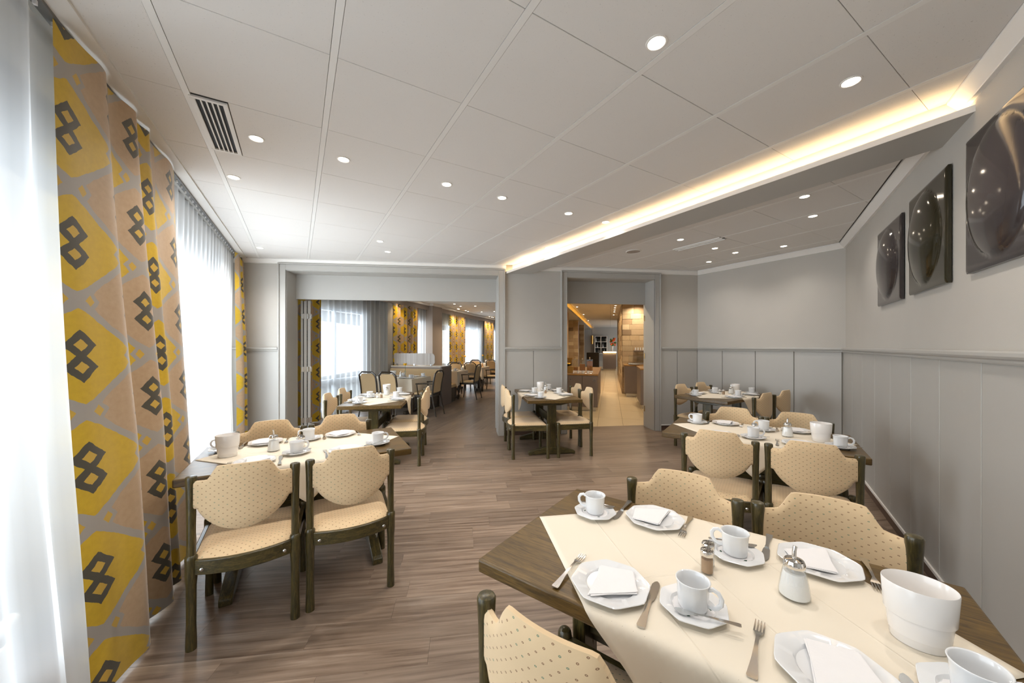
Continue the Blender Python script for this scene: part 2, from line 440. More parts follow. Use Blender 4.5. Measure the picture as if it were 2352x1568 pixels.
for i, (d_, poly, a0, b0) in enumerate(cand):
    dat = plank_data(poly, pe, pn, random.random())
    if i < 285:
        o = MB().prism(poly, -.012, 0).build('plank', 'plank', floor); plank_uv(o, dat)
    else: rest.prism(poly, -.012, 0); rdata += dat
# next room: planks run along its own axis
QF = [plane(BW, -BN, -.42), ((-Wp.x, -Wp.y), 5.62), ((Wp.x, Wp.y), -1.87), ((Wq.x, Wq.y), 19)]
for r in range(-37, -11):
    off = random.random()*PLL
    for k in range(4, 22):
        p0, q0 = r*PLW, k*PLL+off
        poly = clipall([W2(p0+i, q0+j) for i, j in ((.0004,.0004),(PLW-.0004,.0004),(PLW-.0004,PLL-.0004),(.0004,PLL-.0004))], QF)
        if poly: rest.prism(poly, -.012, 0); rdata += plank_data(poly, Wq, Wp, random.random())
o = rest.build('plank_field', 'plank', floor); plank_uv(o, rdata); tag(o, kind='stuff')
# buffet tiles
BF = [plane(BW, -BN, -.425), ((-Wp.x, -Wp.y), 1.87), ((Wp.x, Wp.y), 2.05), ((Wq.x, Wq.y), 26)]
bf_rest = MB(); nt = 0
for r in range(-5, 5):
    for k in range(6, 29):
        p0, q0 = .227+r*.455, k*.91+.2
        poly = clipall([W2(p0+i, q0+j) for i, j in ((.002,.002),(.453,.002),(.453,.908),(.002,.908))], BF)
        if poly:
            if q0 < 14: MB().prism(poly, -.012, 0).build('floor_tile', 'btile', floor)
            else: bf_rest.prism(poly, -.012, 0)
tag(bf_rest.build('floor_tile_field', 'btile', floor), kind='stuff')

# ------------------------------------------------------------------ ceiling
cl = MB().box(-10, 10, -2, 30, CEIL+.012, CEIL+.2)
ceiling = cl.build('ceiling', 'gap'); tag(ceiling, kind='structure')
CB = [plane(BW, BN, -.075), ((0, -1), 1.0)]
secL = CB + [((D2.x, D2.y), 2.965), plane(TW, -TN, -.07), plane(RW, -RN, -.0635)]
secR = CB + [((-D2.x, -D2.y), -3.24), plane(DW, -GN, -.075), plane(RW, -RN, -.075)]
LIGHTS = [(.613,1.535),(1.65,1.761),(-1.586,2.245),(-1.163,2.497),(-2.123,2.761),(-.52,2.881),(-.087,3.143),(.55,3.515),(.974,3.763),(-3.309,4.75),(-1.624,4.453),(-1.697,4.948),(.469,4.75),(.258,5.239),
          (2.52,3.116),(2.982,3.586),(2.04,4.38),(2.675,4.771),(3.083,4.994),(3.504,4.667),(3.012,5.537)]
full = None
def tiles(sec, u0, us, umin):
    global full
    for i in us:
        for j in range(-5, 11):
            ua, va = u0+i*.625, .538+j*.625
            g = .016; h_ = .0012
            q = [GW(ua+a, va+b) for a, b in ((g,h_),(.625-g,h_),(.625-g,.625-h_),(g,.625-h_))]
            cut = None
            if abs(ua+.485) < .02 and abs(va-2.413) < .02: q = [GW(ua+a, va+b) for a, b in ((.17,h_),(.625-g,h_),(.625-g,.625-h_),(.17,.625-h_))]; cut = 1
            if umin == 'R' and abs(ua-4.335) < .02 and abs(va-2.413) < .02: q = [GW(ua+a, va+b) for a, b in ((.11,h_),(.625-g,h_),(.625-g,.625-h_),(.11,.625-h_))]; cut = 1
            if umin == 'R' and abs(ua-3.71) < .02 and abs(va-2.413) < .02: q = [GW(ua+a, va+b) for a, b in ((g,h_),(.585,h_),(.585,.625-h_),(g,.625-h_))]; cut = 1
            poly = clipall(q, sec)
            if not poly: continue
            if len(poly) == 4 and not cut and all(math.dist(a, b) < 1e-6 for a, b in zip(poly, q)):
                if full is None:
                    o = MB().box(g-.3125, .3125-g, h_-.3125, .3125-h_, 0, .012).build('ceiling_tile', 'tile', ceiling, bevel=.0015, seg=1); full = o
                else:
                    o = full.copy(); C.objects.link(o)
                o.location = (*GW(ua+.3125, va+.3125), CEIL); o.rotation_euler.z = GANG
            else:
                MB().prism(poly, CEIL, CEIL+.012).build('ceiling_tile', 'tile', ceiling)
    for i in us:
        ua = u0+i*.625
        poly = clipall([GW(ua-.0145, -4), GW(ua+.0145, -4), GW(ua+.0145, 7), GW(ua-.0145, 7)], sec)
        if poly: MB().prism(poly, CEIL-.0015, CEIL+.012).build('ceiling_bar', 'bar', ceiling)
tiles(secL, -.485, range(-6, 7), 'L'); tiles(secR, 3.71, range(-2, 4), 'R')
# border board above the curtain track and recess behind it
MB().obox(TW, -6, 3.2, -.005, .075, CEIL-.012, CEIL+.012).build('border_board', 'bar', ceiling)
# far room ceilings
def far_ceiling(planes_, P0, P1, Q0, Q1):
    for i in range(P0, P1):
        for j in range(Q0, Q1):
            poly = clipall([W2(i*1.25+a, j*.625+b) for a, b in ((.003,.003),(1.247,.003),(1.247,.622),(.003,.622))], planes_)
            if poly: yield poly
m = MB()
for poly in far_ceiling([plane(BW, -BN, -.375), ((-Wp.x, -Wp.y), 5.35), ((Wp.x, Wp.y), -1.87), ((Wq.x, Wq.y), 19)], -5, 0, 7, 31): m.prism(poly, CEIL, CEIL+.012)
for poly in far_ceiling([plane(BW, -BN, -.375), ((-Wp.x, -Wp.y), 1.17), ((Wp.x, Wp.y), 2.05), ((Wq.x, Wq.y), 26)], -2, 2, 7, 42): m.prism(poly, CEIL, CEIL+.012)
tag(m.build('ceiling_tile_field', 'ceil', ceiling), kind='stuff')

# beam with lit cove
beam = empty('ceiling_beam'); tag(beam, 'grey ceiling beam with lit warm cove running to the back wall', 'beam')
secB = [plane(BW, BN, 0), plane(RW, -RN, 0), ((0, -1), 1.0)]
def bprism(u0, u1, z0, z1, name, mat, par=beam, **k):
    poly = clipall([GW(u0, -3), GW(u1, -3), GW(u1, 7), GW(u0, 7)], secB)
    return MB().prism(poly, z0, z1).build(name, mat, par, **k)
bprism(2.885, 3.24, 2.60, 2.614, 'soffit_board', 'paint')
bprism(2.985, 3.24, 2.6141, CEIL+.012, 'beam_core', 'white')
bprism(2.880, 2.884, 2.598, 2.632, 'lip', 'white')
bprism(2.900, 2.925, 2.6145, 2.619, 'led_strip', 'led')
# crown mouldings
def crown(F, a0, a1, sgn, n_, name='trim'):
    # sgn: +1 when room is on the positive offset side
    P = [(a, b, z) for a in (a0, a1) for b, z in ((0, CEIL-.068), (0, CEIL+.004), (.062*sgn, CEIL+.004), (.062*sgn, CEIL-.012), (.02*sgn, CEIL-.06), (.02*sgn, CEIL-.068))]
    m = MB().add([(*F(a, b), z) for a, b, z in P], [tuple(range(6)), tuple(range(11, 5, -1))] + [(i, (i+1) % 6, 6+(i+1) % 6, 6+i) for i in range(6)])
    return tag(m.build(name+'_%d' % n_, 'white'), kind='structure')
def bs(u):   # back wall s where the grid line u meets it
    p = B0; e = BE; k = (u - p.dot(D2))/e.dot(D2); return k
crown(BW, -4.2, bs(2.885)-.0, -1, 1); crown(BW, bs(3.24), 3.215, -1, 2)
crown(DW, -.02, 2.0, 1, 3)
def rt(u): return (u - R0.dot(D2))/RD.dot(D2)
crown(RW, -.02, rt(3.24), 1, 4); crown(RW, rt(2.985)+.0, 6.5, 1, 5)

# ------------------------------------------------------------------ walls
OP = [(-3.41, -.24), (.89, 2.42)]; OT = 2.565
m = MB()
for a, b in ((-4.35, -3.41), (-.24, .89), (2.42, 3.3)): m.obox(BW, a, b, 0, .37, 0, CEIL+.01)
for a, b in OP: m.obox(BW, a, b, 0, .37, OT, CEIL+.01); m.obox(BW, a, b, .31, .37, 2.178, OT)
wb_ = m.build('wall_back', 'paper'); tag(wb_, kind='structure')
def wains(F, wall, spans, sgn, mat='paint'):
    for a, b in spans:
        MB().obox(F, a+.004, b-.004, .0, .02*sgn, .105, 1.36).build('panel', mat, wall, bevel=.002, seg=1)
def rail_(F, wall, a, b, sgn):
    P = [(x, y, z) for x in (a, b) for y, z in ((0, 1.36), (.03, 1.36), (.034, 1.368), (.034, 1.378), (.045, 1.385), (.05, 1.395), (.05, 1.41), (.045, 1.418), (0, 1.418))]
    MB().add([(*F(x, y*sgn), z) for x, y, z in P], [tuple(range(9)), tuple(range(17, 8, -1))] + [(i, (i+1) % 9, 9+(i+1) % 9, 9+i) for i in range(9)]).build('chair_rail', 'paint', wall)
    MB().obox(F, a, b, 0, .03*sgn, .088, .106).build('skirting_bead', 'white', wall)
    MB().obox(F, a, b, 0, .012*sgn, 0, .09).build('skirting', 'skirt', wall)
MT['skirt'] = simple('brown_skirting', (96, 76, 64), .4)
sp = {'L': [(-4.3, -3.52)], 'M': [(-.14, .33), (.33, .79)], 'R': [(2.53, 2.83), (2.83, 3.2)]}
for k, s_ in sp.items():
    wains(BW, wb_, s_, -1); rail_(BW, wb_, s_[0][0], s_[-1][1], -1)
tn_i = 6
for a, b in OP:   # casings
    m = MB()
    for x0, x1 in ((a-.085, a), (b, b+.085)): m.obox(BW, x0, x1, -.026, .0, 0, OT+.085)
    m.obox(BW, a, b, -.026, 0, OT, OT+.085)
    m.obox(BW, a-.105, a-.085, -.045, 0, 0, OT+.105); m.obox(BW, b+.085, b+.105, -.045, 0, 0, OT+.105); m.obox(BW, a-.085, b+.085, -.045, 0, OT+.085, OT+.105)
    m.obox(BW, a-.012, a, -.03, .0, 0, OT+.012); m.obox(BW, b, b+.012, -.03, 0, 0, OT+.012)
    tag(m.build('trim_%d' % tn_i, 'paint', bevel=.004), kind='structure'); tn_i += 1
    m = MB()   # reveal lining
    m.obox(BW, a, a+.006, -.005, .31, .0, OT); m.obox(BW, b-.006, b, -.005, .31, 0, OT); m.obox(BW, a, b, -.005, .31, OT-.006, OT)
    m.obox(BW, a, b, .30, .31, 2.176, OT)
    tag(m.build('trim_%d' % tn_i, 'paint'), kind='structure'); tn_i += 1
wd = MB().obox(DW, -.3, 2.05, -.12, 0, 0, CEIL+.01).build('wall_right_back', 'paper'); tag(wd, kind='structure')
wains(DW, wd, [(.0, .467), (.467, .967), (.967, 1.467), (1.467, 1.985)], 1); rail_(DW, wd, 0, 2.0, 1)
wr = MB().obox(RW, -.1, 6.6, -.12, 0, 0, CEIL+.01).build('wall_right', 'paper'); tag(wr, kind='structure')
wains(RW, wr, [(.02, .515)]+[(.515+.485*i, 1.0+.485*i) for i in range(12)], 1); rail_(RW, wr, 0, 6.3, 1)
tag(MB().box(-2, 2.2, -1.15, -1.0, 0, CEIL+.01).build('wall_rear', 'paper'), kind='structure')

# left window wall
def window_unit(F, a0, a1, o, n_, mull, head=2.236, sgn=1, rails=((.62, .745),), base=.1):
    m = MB(); root = MB()
    fw = .07
    xs = [a0] + mull + [a1]
    for x_ in xs: root.obox(F, x_-fw/2, x_+fw/2, o-.03, o+.03, base, head)
    root.obox(F, a0, a1, o-.03, o+.03, head-fw, head); root.obox(F, a0, a1, o-.03, o+.03, base, base+.06)
    for z0, z1 in rails: root.obox(F, a0, a1, o-.025, o+.025, z0, z1)
    wn = root.build('window_%d' % n_, 'alu'); tag(wn, kind='structure')
    for p0, p1 in zip(xs, xs[1:]):
        MB().obox(F, p0+fw/2, p1-fw/2, o-.004, o+.004, base+.06, head-fw).build('pane', 'pane', wn)
    return wn
m = MB()
for a, b in ((2.42, 3.3), (-1.35, -.38), (-6.2, -3.9)): m.obox(TW, a, b, -.42, -.33, 0, CEIL+.1)
m.obox(TW, -6.2, 3.3, -.42, -.33, 2.236, CEIL+.1); m.obox(TW, -6.2, 3.3, -.42, -.33, 0, .1)
m.obox(TW, -6.2, 3.3, -.42, -.0, CEIL+.001, CEIL+.1)
tag(m.build('wall_left', 'paint'), kind='structure')
window_unit(TW, -.38, 2.42, -.38, 1, [.55, 1.48], head=2.236)
window_unit(TW, -3.9, -1.35, -.38, 2, [-3.05, -2.2], head=2.236)
def P2(q, p): return W2(p, q)
# next room window wall, line p=-5.37
m = MB()
for q0, q1 in ((4.6, 5.2), (7.25, 9.3), (9.95, 11.35), (12.8, 13.1), (14.9, 16.4), (18.4, 19.1)): m.obox(P2, q0, q1, -5.66, -5.56, 0, CEIL)
m.obox(P2, 4.6, 19.1, -5.66, -5.56, 2.236, CEIL+.05); m.obox(P2, 4.6, 19.1, -5.66, -5.56, 0, .1)
m.obox(P2, 4.6, 19.1, -5.56, -5.36, CEIL, CEIL+.05)
m.obox(P2, 7.9, 8.12, -5.56, -5.36, 0, CEIL)
wn2 = m.build('wall_far_left', 'paint'); tag(wn2, kind='structure')
MB().obox(P2, 5, 19, -5.40, -5.34, 2.53, CEIL).build('pelmet_board', 'taupewall', wn2)
MB().obox(P2, 5, 19, -5.36, -5.27, CEIL-.07, CEIL+.005).build('crown_moulding', 'white', wn2)
window_unit(P2, 5.2, 7.25, -5.6, 3, [6.35]); window_unit(P2, 9.3, 9.95, -5.6, 4, []); window_unit(P2, 11.35, 12.8, -5.6, 5, [12.0])
window_unit(P2, 13.1, 14.9, -5.6, 6, [14.0]); window_unit(P2, 16.4, 18.4, -5.6, 7, [17.4])
m = MB().obox(P2, 9.98, 10.62, -5.56, -5.21, 0, CEIL)
pil = m.build('trim_20', 'taupewall'); tag(pil, kind='structure')
MB().obox(P2, 9.92, 10.68, -5.56, -5.15, CEIL-.07, CEIL+.004).build('crown_moulding', 'white', pil)
tag(MB().obox(P2, 19, 19.15, -5.7, -2, 0, CEIL+.05).build('wall_far_end', 'taupewall'), kind='structure')
tag(MB().obox(P2, 6.06, 19.1, -1.95, -1.87, 0, CEIL+.05).build('wall_partition', 'paint'), kind='structure')
# buffet side walls and end
tag(MB().obox(P2, 7.35, 11.6, 2.05, 2.2, 0, CEIL+.05).build('wall_buffet_right', 'paint'), kind='structure')
tag(MB().obox(P2, 26, 26.15, -2.2, 2.3, 0, CEIL+.05).build('wall_buffet_end', 'paint'), kind='structure')
tag(MB().obox(P2, 19.1, 26, -1.95, -1.87, 0, CEIL+.05).build('wall_buffet_left', 'taupe'), kind='structure')
tag(MB().obox(P2, 6.4, 26, -1.868, -1.27, 2.60, 2.62).obox(P2, 6.4, 26, -1.275, -1.27, 2.60, 2.65).build('trim_21', 'paint'), kind='structure')
MB().obox(P2, 6.6, 25.9, -1.34, -1.30, 2.621, 2.63).build('led_strip', 'ledfar', bpy.data.objects['trim_21'])
# stone wall right
st = MB().obox(P2, 11.45, 19, .40, 2.05, 0, CEIL).build('wall_stone', 'goldboard'); tag(st, kind='structure')
def stones(par, F, a0, a1, face, z1, rows, wmin, wmax, depth=.05, flip=False):
    hz = z1/rows
    for r in range(rows):
        a = a0
        while a < a1-.02:
            b = min(a1, a+random.uniform(wmin, wmax))
            if a1-b < .08: b = a1
            pr = random.uniform(0, .012)
            F2 = (lambda u, v: F(v, u)) if flip else F
            sg = 1 if depth > 0 else -1
            MB().obox(F2, a+.002, b-.002, face, face-depth-pr*sg, r*hz+.002, (r+1)*hz-.002).build('stone_block', 'stone', par)
            a = b
stones(st, W2, .352, 1.5, 11.45, CEIL, 17, .2, .5)
stones(st, W2, 11.45, 19, .40, CEIL, 17, .9, 1.6, .05, True)
for i, q in enumerate((12.3, 16.6, 20.3)):
    c_ = MB().obox(W2, -1.86, -1.42, q+.06, q+.55, 0, 2.6).build('stone_column', 'goldboard')
    tag(c_, ['stone clad column nearest on the left of the buffet', 'second stone clad column along the buffet left side', 'farthest stone clad column in the buffet passage'][i], 'column', 'stone columns in the buffet')
    stones(c_, W2, -1.86, -1.40, q+.06, 2.6, 16, .2, .32)

# ------------------------------------------------------------------ curtains
def catmull(pts, n):
    out = []
    P = [pts[0]] + pts + [pts[-1]]
    for i in range(1, len(P)-2):
        for k in range(n):
            t_ = k/n; a, b, c_, d = P[i-1], P[i], P[i+1], P[i+2]
            out.append(tuple(.5*((2*b[j])+(-a[j]+c_[j])*t_+(2*a[j]-5*b[j]+4*c_[j]-d[j])*t_*t_+(-a[j]+3*b[j]-3*c_[j]+d[j])*t_**3) for j in range(2)))
    out.append(pts[-1]); return out
def drape(name, F, pts, z0, z1, mat, n=6, u0=0, rows=26, topk=.45, swell=0, wob=.006, seed=1, jumps=()):
    rnd = random.Random(seed); path = catmull(pts, n)
    us = [u0]
    for a, b in zip(path, path[1:]): us.append(us[-1]+math.dist(a, b))
    for ja, aa, au in jumps:
        i_ = min(range(len(path)), key=lambda i: abs(path[i][0]-aa)); sh = au-us[i_]
        us = [u_+(sh if path[i][0] > ja else 0) for i, u_ in enumerate(us)]
    ph = [rnd.random()*6 for _ in path]
    vs, uv = [], []
    for r in range(rows+1):
        k = r/rows; z = z0+(z1-z0)*k; dn = 1-k
        for i, (a, o_) in enumerate(path):
            sc = topk + (1-topk)*min(1, dn*1.6)
            oo = o_*sc + swell*dn**1.3 + wob*math.sin(6*dn+ph[0]+a*3)*dn
            vs.append((*F(a, oo), z)); uv.append((us[i], z))
    W_ = len(path)
    fs = [(r*W_+i, r*W_+i+1, (r+1)*W_+i+1, (r+1)*W_+i) for r in range(rows) for i in range(W_-1)]
    return MB().add(vs, fs, uv).build(name, mat, None, smooth=True, uv=True, auto=False)
def folds(a0, a1, step, amp, rnd, o=0):
    pts = []; a = a0; s_ = 0
    while a < a1:
        pts.append((a, o+(amp if s_ % 2 else -amp)*rnd.uniform(.7, 1.1))); a += step*rnd.uniform(.75, 1.25); s_ += 1
    pts.append((a1, o)); return pts
rn = random.Random(3)
pr1 = [(-1.62, -.015), (-1.56, .02), (-1.46, .05), (-1.37, .085), (-1.305, .07), (-1.245, .01), (-1.16, .005), (-1.06, .07), (-1.0, .09), (-.95, .05), (-.90, .005), (-.84, .045), (-.79, .075), (-.74, .04), (-.66, .0), (-.54, .015), (-.43, .055), (-.34, .05), (-.25, .02), (-.17, -.01)]
c_ = drape('curtain', TW, pr1, .015, 2.70, 'print', 5, u0=-.06, swell=.11, seed=4, jumps=((-1.20, -1.04, .31), (-.92, -.82, .62), (-.60, -.40, .93)))
tag(c_, 'tall yellow and tan patterned curtain in the left foreground', 'curtain')
c_ = drape('curtain', TW, folds(2.36, 2.86, .07, .045, rn, .03), .015, 2.70, 'print', 5, u0=.1, swell=.03, seed=5)
tag(c_, 'narrow yellow and tan patterned curtain in the left back corner', 'curtain')
def sheer(F, pts, label, z0=.02, z1=2.69, **k):
    c_ = drape('sheer_curtain', F, pts, z0, z1, 'sheer', 4, topk=.6, **k); return tag(c_, label, 'sheer curtain')
sheer(TW, folds(-.45, 2.62, .075, .022, rn, -.09), 'white sheer curtain across the window between the two patterned curtains', swell=.03)
sheer(TW, folds(-3.6, -1.50, .11, .03, rn, -.055), 'white sheer curtain at the left edge over the radiator', swell=.105, wob=.012)
rn2 = random.Random(9)
far_c = [(5.05, 5.72, 'patterned curtain seen behind the folding door leaves'), (8.15, 9.32, 'patterned curtain behind the striped bench screen'), (11.5, 12.85, 'patterned curtain beyond the pillar in the far dining room'), (15.1, 16.35, 'farthest patterned curtain in the far dining room')]
for a, b, lb in far_c:
    tag(drape('curtain', P2, folds(a, b, .085, .032, rn2, -5.34), .02, 2.53, 'print', 4, u0=rn2.random(), topk=.999, seed=2), 'yellow and tan '+lb, 'curtain')
for a, b, lb in ((5.66, 7.9, 'white sheer curtain on the first window of the far dining room'), (9.3, 9.97, 'white sheer curtain left of the far pillar'), (10.7, 11.55, 'white sheer curtain right of the far pillar'), (12.8, 15.15, 'white sheer curtain between the two farthest patterned curtains'), (16.3, 18.8, 'white sheer curtain at the far end of the far dining room')):
    tag(drape('sheer_curtain', P2, folds(a, b, .09, .025, rn2, -5.44), .03, 2.53, 'sheer', 4, topk=.999, seed=3), lb, 'sheer curtain')
tr_ = MB().obox(TW, -4.5, 2.95, -.035, .0, 2.70, 2.716).build('curtain_rail', 'rail'); tag(tr_, 'grey curtain rail at the ceiling edge above the window', 'rail')
MB().obox(TW, -4.5, 2.95, -.11, -.085, 2.70, 2.716).build('second_track', 'rail', tr_)
gl = None
for i in range(60):
    a = -3.9+i*.11
    if gl is None: gl = MB().box(-.006, .006, -.005, .005, -.018, 0).build('glider', 'radiator', tr_)
    else: gl = gl.copy(); C.objects.link(gl)
    gl.location = (*TW(a, -.017), 2.70); gl.rotation_euler.z = TANG
# radiator
rd = empty('radiator', (*TW(-1.75, -.2), 0), TANG, 'low white radiator behind the sheer curtain at bottom left', 'radiator')
def TL(a, b): return (a, b)
m = MB()
for i in range(13): m.box(-1.1, .18, -.05+i*.008, -.047+i*.008, .12, .30)
MB().box(-1.1, .2, -.06, -.052, .08, .31).box(-1.1, .2, .05, .058, .08, .31).build('front_plate', 'radiator', rd, bevel=.003)
for i in range(26): MB().box(-1.09+i*.05, -1.075+i*.05, -.052, .05, .296, .304).build('grille_bar', 'radiator', rd)
MB().lathe([(.0, -.02), (.022, -.02), (.026, -.01), (.026, .03), (.020, .04), (.018, .10)], 16).xform(Matrix.Translation((.24, 0, .33)) @ Matrix.Rotation(PI/2, 4, 'Y')).build('thermostat_head', 'radiator', rd, smooth=True)

# ------------------------------------------------------------------ chairs
def leg_mb(x, y, prof, n=14):
    return MB().lathe([(r, z) for r, z in prof], n, x, y)
def make_chair():
    root = empty('dining_chair', label='', cat='chair', group='olive framed dining chairs with dotted cream upholstery')
    hw, fw, dp = .212, .236, .445
    rear = [(.022, 0), (.0225, .02), (.0195, .12), (.0205, .30), (.0235, .335), (.0245, .35), (.0245, .42), (.0255, .428), (.0245, .44), (.0185, .447), (.0178, .58), (.0205, .74), (.0235, .80), (.0240, .812), (.021, .819), (.012, .8215)]
    front = [(.020, 0), (.0205, .02), (.0185, .12), (.0205, .30), (.0235, .335), (.0245, .35), (.0245, .425), (.023, .437), (.018, .446), (.009, .4495)]
    for s in (-1, 1):
        leg_mb(s*hw, 0, rear).build('leg', 'legwood', root, smooth=True); leg_mb(s*fw, dp, front).build('leg', 'legwood', root, smooth=True)
    for s in (-1, 1):
        a = Vector((s*hw, .018)); b = Vector((s*fw, dp-.018)); d = (b-a).normalized(); n_ = Vector((-d.y, d.x))*.011
        MB().prism([tuple(a-n_), tuple(b-n_), tuple(b+n_), tuple(a+n_)], .355, .425).build('side_rail', 'railwoody', root, bevel=.004)
    MB().box(-fw+.018, fw-.018, dp-.011, dp+.011, .355, .425).build('front_rail', 'railwood', root, bevel=.004)
    N = 14; ou = []; inn = []
    for i in range(N+1):
        x = -hw+.016+(2*hw-.032)*i/N; y = -.055*(1-(x/hw)**2)
        ou.append((x, y-.011)); inn.append((x, y+.011))
    MB().prism(ou+inn[::-1], .355, .425).build('rear_rail', 'railwood', root, smooth=True, bevel=.004)
    m = MB()
    for s in (-1, 1):
        m2 = MB().lathe([(.009, 0), (.009, .003), (.006, .006), (0.001, .007)], 10)
        x = s*(hw-.045); y = -.055*(1-(x/hw)**2)-.011
        m2.xform(Matrix.Translation((x, y, .382)) @ Matrix.Rotation(PI/2, 4, 'X')); m.add(m2.v, m2.f)
    m.build('bolt', 'steel', root, smooth=True)
    # seat cushion
    nu, nv = 16, 16; vs, uv = [], []
    for j in range(nv+1):
        for i in range(nu+1):
            u, v = i/nu*2-1, j/nv
            w_ = (hw-.004)+(fw-hw)*v
            y0 = -.045*(1-u*u)-.0; y = y0+(dp-.012-y0)*v; x = u*(w_-.006)
            if v > .85: x *= 1-.35*max(0, (v-.85))*abs(u)
            e = min(1, (1-abs(u))/.22)*1.0; e2 = min(1, v/.16, (1-v)/.16)
            h_ = .424+.028*math.sin(PI/2*e)**.7*math.sin(PI/2*max(0, e2))**.7
            vs.append((x, y, h_)); uv.append((x, y))
    W_ = nu+1; fs = [(j*W_+i, j*W_+i+1, (j+1)*W_+i+1, (j+1)*W_+i) for j in range(nv) for i in range(nu)]
    b0 = len(vs); rim = list(range(W_)) + [j*W_+nu for j in range(1, nv+1)] + [nv*W_+i for i in range(nu-1, -1, -1)] + [j*W_ for j in range(nv-1, 0, -1)]
    for k in rim: vs.append((vs[k][0], vs[k][1], .405)); uv.append(uv[k])
    R = len(rim); fs += [(rim[k], rim[(k+1) % R], b0+(k+1) % R, b0+k) for k in range(R)] + [tuple(b0+k for k in range(R-1, -1, -1))]
    MB().add(vs, fs, uv).build('seat', 'fabric', root, smooth=True, uv=True)
    # backrest: curved pad with shaped outline
    nu, nv = 30, 12
    def sm(a, b, x): x = max(0, min(1, (x-a)/(b-a))); return x*x*(3-2*x)
    def top(u): a = abs(u); return .797+.064*(1-sm(.50, .76, a)) + .010*(1-a*a)
    def bot(u): a = abs(u); return .668-.108*max(0, 1-(a/.92)**2)**.72
    vs, uv = [], []
    for side in (-1, 1):
        for j in range(nv+1):
            for i in range(nu+1):
                u = i/nu*2-1; v = j/nv; x = u*(hw-.012)
                z = bot(u)+(top(u)-bot(u))*v
                e = min(1, min(v, 1-v)/.14); th = .006+.011*math.sin(PI/2*e)
                y = -.062*(1-u*u) + side*th - .01 + .004
                vs.append((x, y, z)); uv.append((x+side*.5, z))
    W_ = nu+1; H_ = W_*(nv+1); fs = []
    for s in (0, 1):
        for j in range(nv):
            for i in range(nu):
                q = (s*H_+j*W_+i, s*H_+j*W_+i+1, s*H_+(j+1)*W_+i+1, s*H_+(j+1)*W_+i); fs.append(q if s == 0 else q[::-1])
    rim = list(range(W_)) + [j*W_+nu for j in range(1, nv+1)] + [nv*W_+i for i in range(nu-1, -1, -1)] + [j*W_ for j in range(nv-1, 0, -1)]
    R = len(rim); fs += [(rim[k], rim[(k+1) % R], H_+rim[(k+1) % R], H_+rim[k]) for k in range(R)]
    MB().add(vs, fs, uv).build('backrest', 'fabric', root, smooth=True, uv=True)
    return root
MT['railwoody'] = wood('olive_stained_wood_side_rail', (12, 1.5, 12), DK, MD, LT)
chair0 = make_chair(); index_tree(chair0); cused = [False]
def make_table():
    root = empty('dining_table', label='', cat='table', group='olive stained pedestal dining tables')
    MB().box(-.61, .61, -.36, .36, .706, .75).build('tabletop', 'topwood', root, bevel=.007, seg=3)
    for s in (-1, 1):
        x = s*.40
        MB().box(x-.024, x+.024, -.06, .06, .075, .66).build('column', 'legwood', root, bevel=.008)
        P = [(-.315, .0), (-.285, 0), (-.27, .008), (.27, .008), (.285, 0), (.315, 0), (.315, .035), (.295, .05), (.10, .098), (-.10, .098), (-.295, .05), (-.315, .035)]
        vs = [(x-.032, y, z) for y, z in P] + [(x+.032, y, z) for y, z in P]; n = len(P)
        MB().add(vs, [tuple(range(n)), tuple(range(2*n-1, n-1, -1))] + [(i, (i+1) % n, n+(i+1) % n, n+i) for i in range(n)]).build('foot', 'railwoody', root, bevel=.006)
        P = [(-.28, .705), (-.28, .685), (-.12, .65), (.12, .65), (.28, .685), (.28, .705)]; n = 6
        vs = [(x-.028, y, z) for y, z in P] + [(x+.028, y, z) for y, z in P]
        MB().add(vs, [tuple(range(n)), tuple(range(2*n-1, n-1, -1))] + [(i, (i+1) % n, n+(i+1) % n, n+i) for i in range(n)]).build('bearer', 'railwoody', root, bevel=.004)
    MB().box(-.376, .376, -.016, .016, .40, .50).build('stretcher', 'railwood', root, bevel=.004)
    return root
table0 = make_table(); index_tree(table0); tused = [False]
# tableware prototypes
def octo(a): # octagon radius factor with softened corners
    k = (a + PI/8) % (PI/4) - PI/8; return min(1/math.cos(k), 1.062)*.965
def mk_plate(R, name, cat):
    prof = [(.30, .0), (.58, .0), (.62, .004), (.66, .010), (1.0, .0145), (1.005, .016), (.99, .0172), (.66, .0135), (.60, .0075), (.30, .006), (.01, .006)]
    m = MB().lathe([(r*R, z) for r, z in prof], 48, shape=lambda a, i: (octo(a)*.985 if 4 <= i <= 6 else (1+.3*(octo(a)-1) if i in (3, 7) else 1)))
    o = m.build(name, 'porc', smooth=True); return tag(o, '', cat)
plate0 = mk_plate(.108, 'plate', 'plate'); saucer0 = mk_plate(.083, 'saucer', 'saucer')
def mk_cup():
    root = empty('coffee_cup', label='', cat='cup')
    prof = [(.026, 0), (.0335, .002), (.0355, .008), (.038, .05), (.0395, .066), (.0415, .071), (.0405, .0725), (.0375, .070), (.036, .05), (.033, .012), (.028, .006), (.001, .005)]
    def sh(a, i):
        k = (octo(a)-.965)/.079; return 1+(.035*k-.012)*(1 if 1 <= i <= 3 else 0)
    MB().lathe(prof, 48, shape=sh).build('body', 'porc', root, smooth=True, auto=False)
    pts = [(.0365, 0, .060), (.048, 0, .066), (.060, 0, .062), (.067, 0, .050), (.066, 0, .036), (.057, 0, .024), (.046, 0, .019), (.035, 0, .020)]
    MB().tube(pts, .0042, 8, flat=1.4).build('handle', 'porc', root, smooth=True)
    return root
cup0 = mk_cup(); index_tree(cup0)
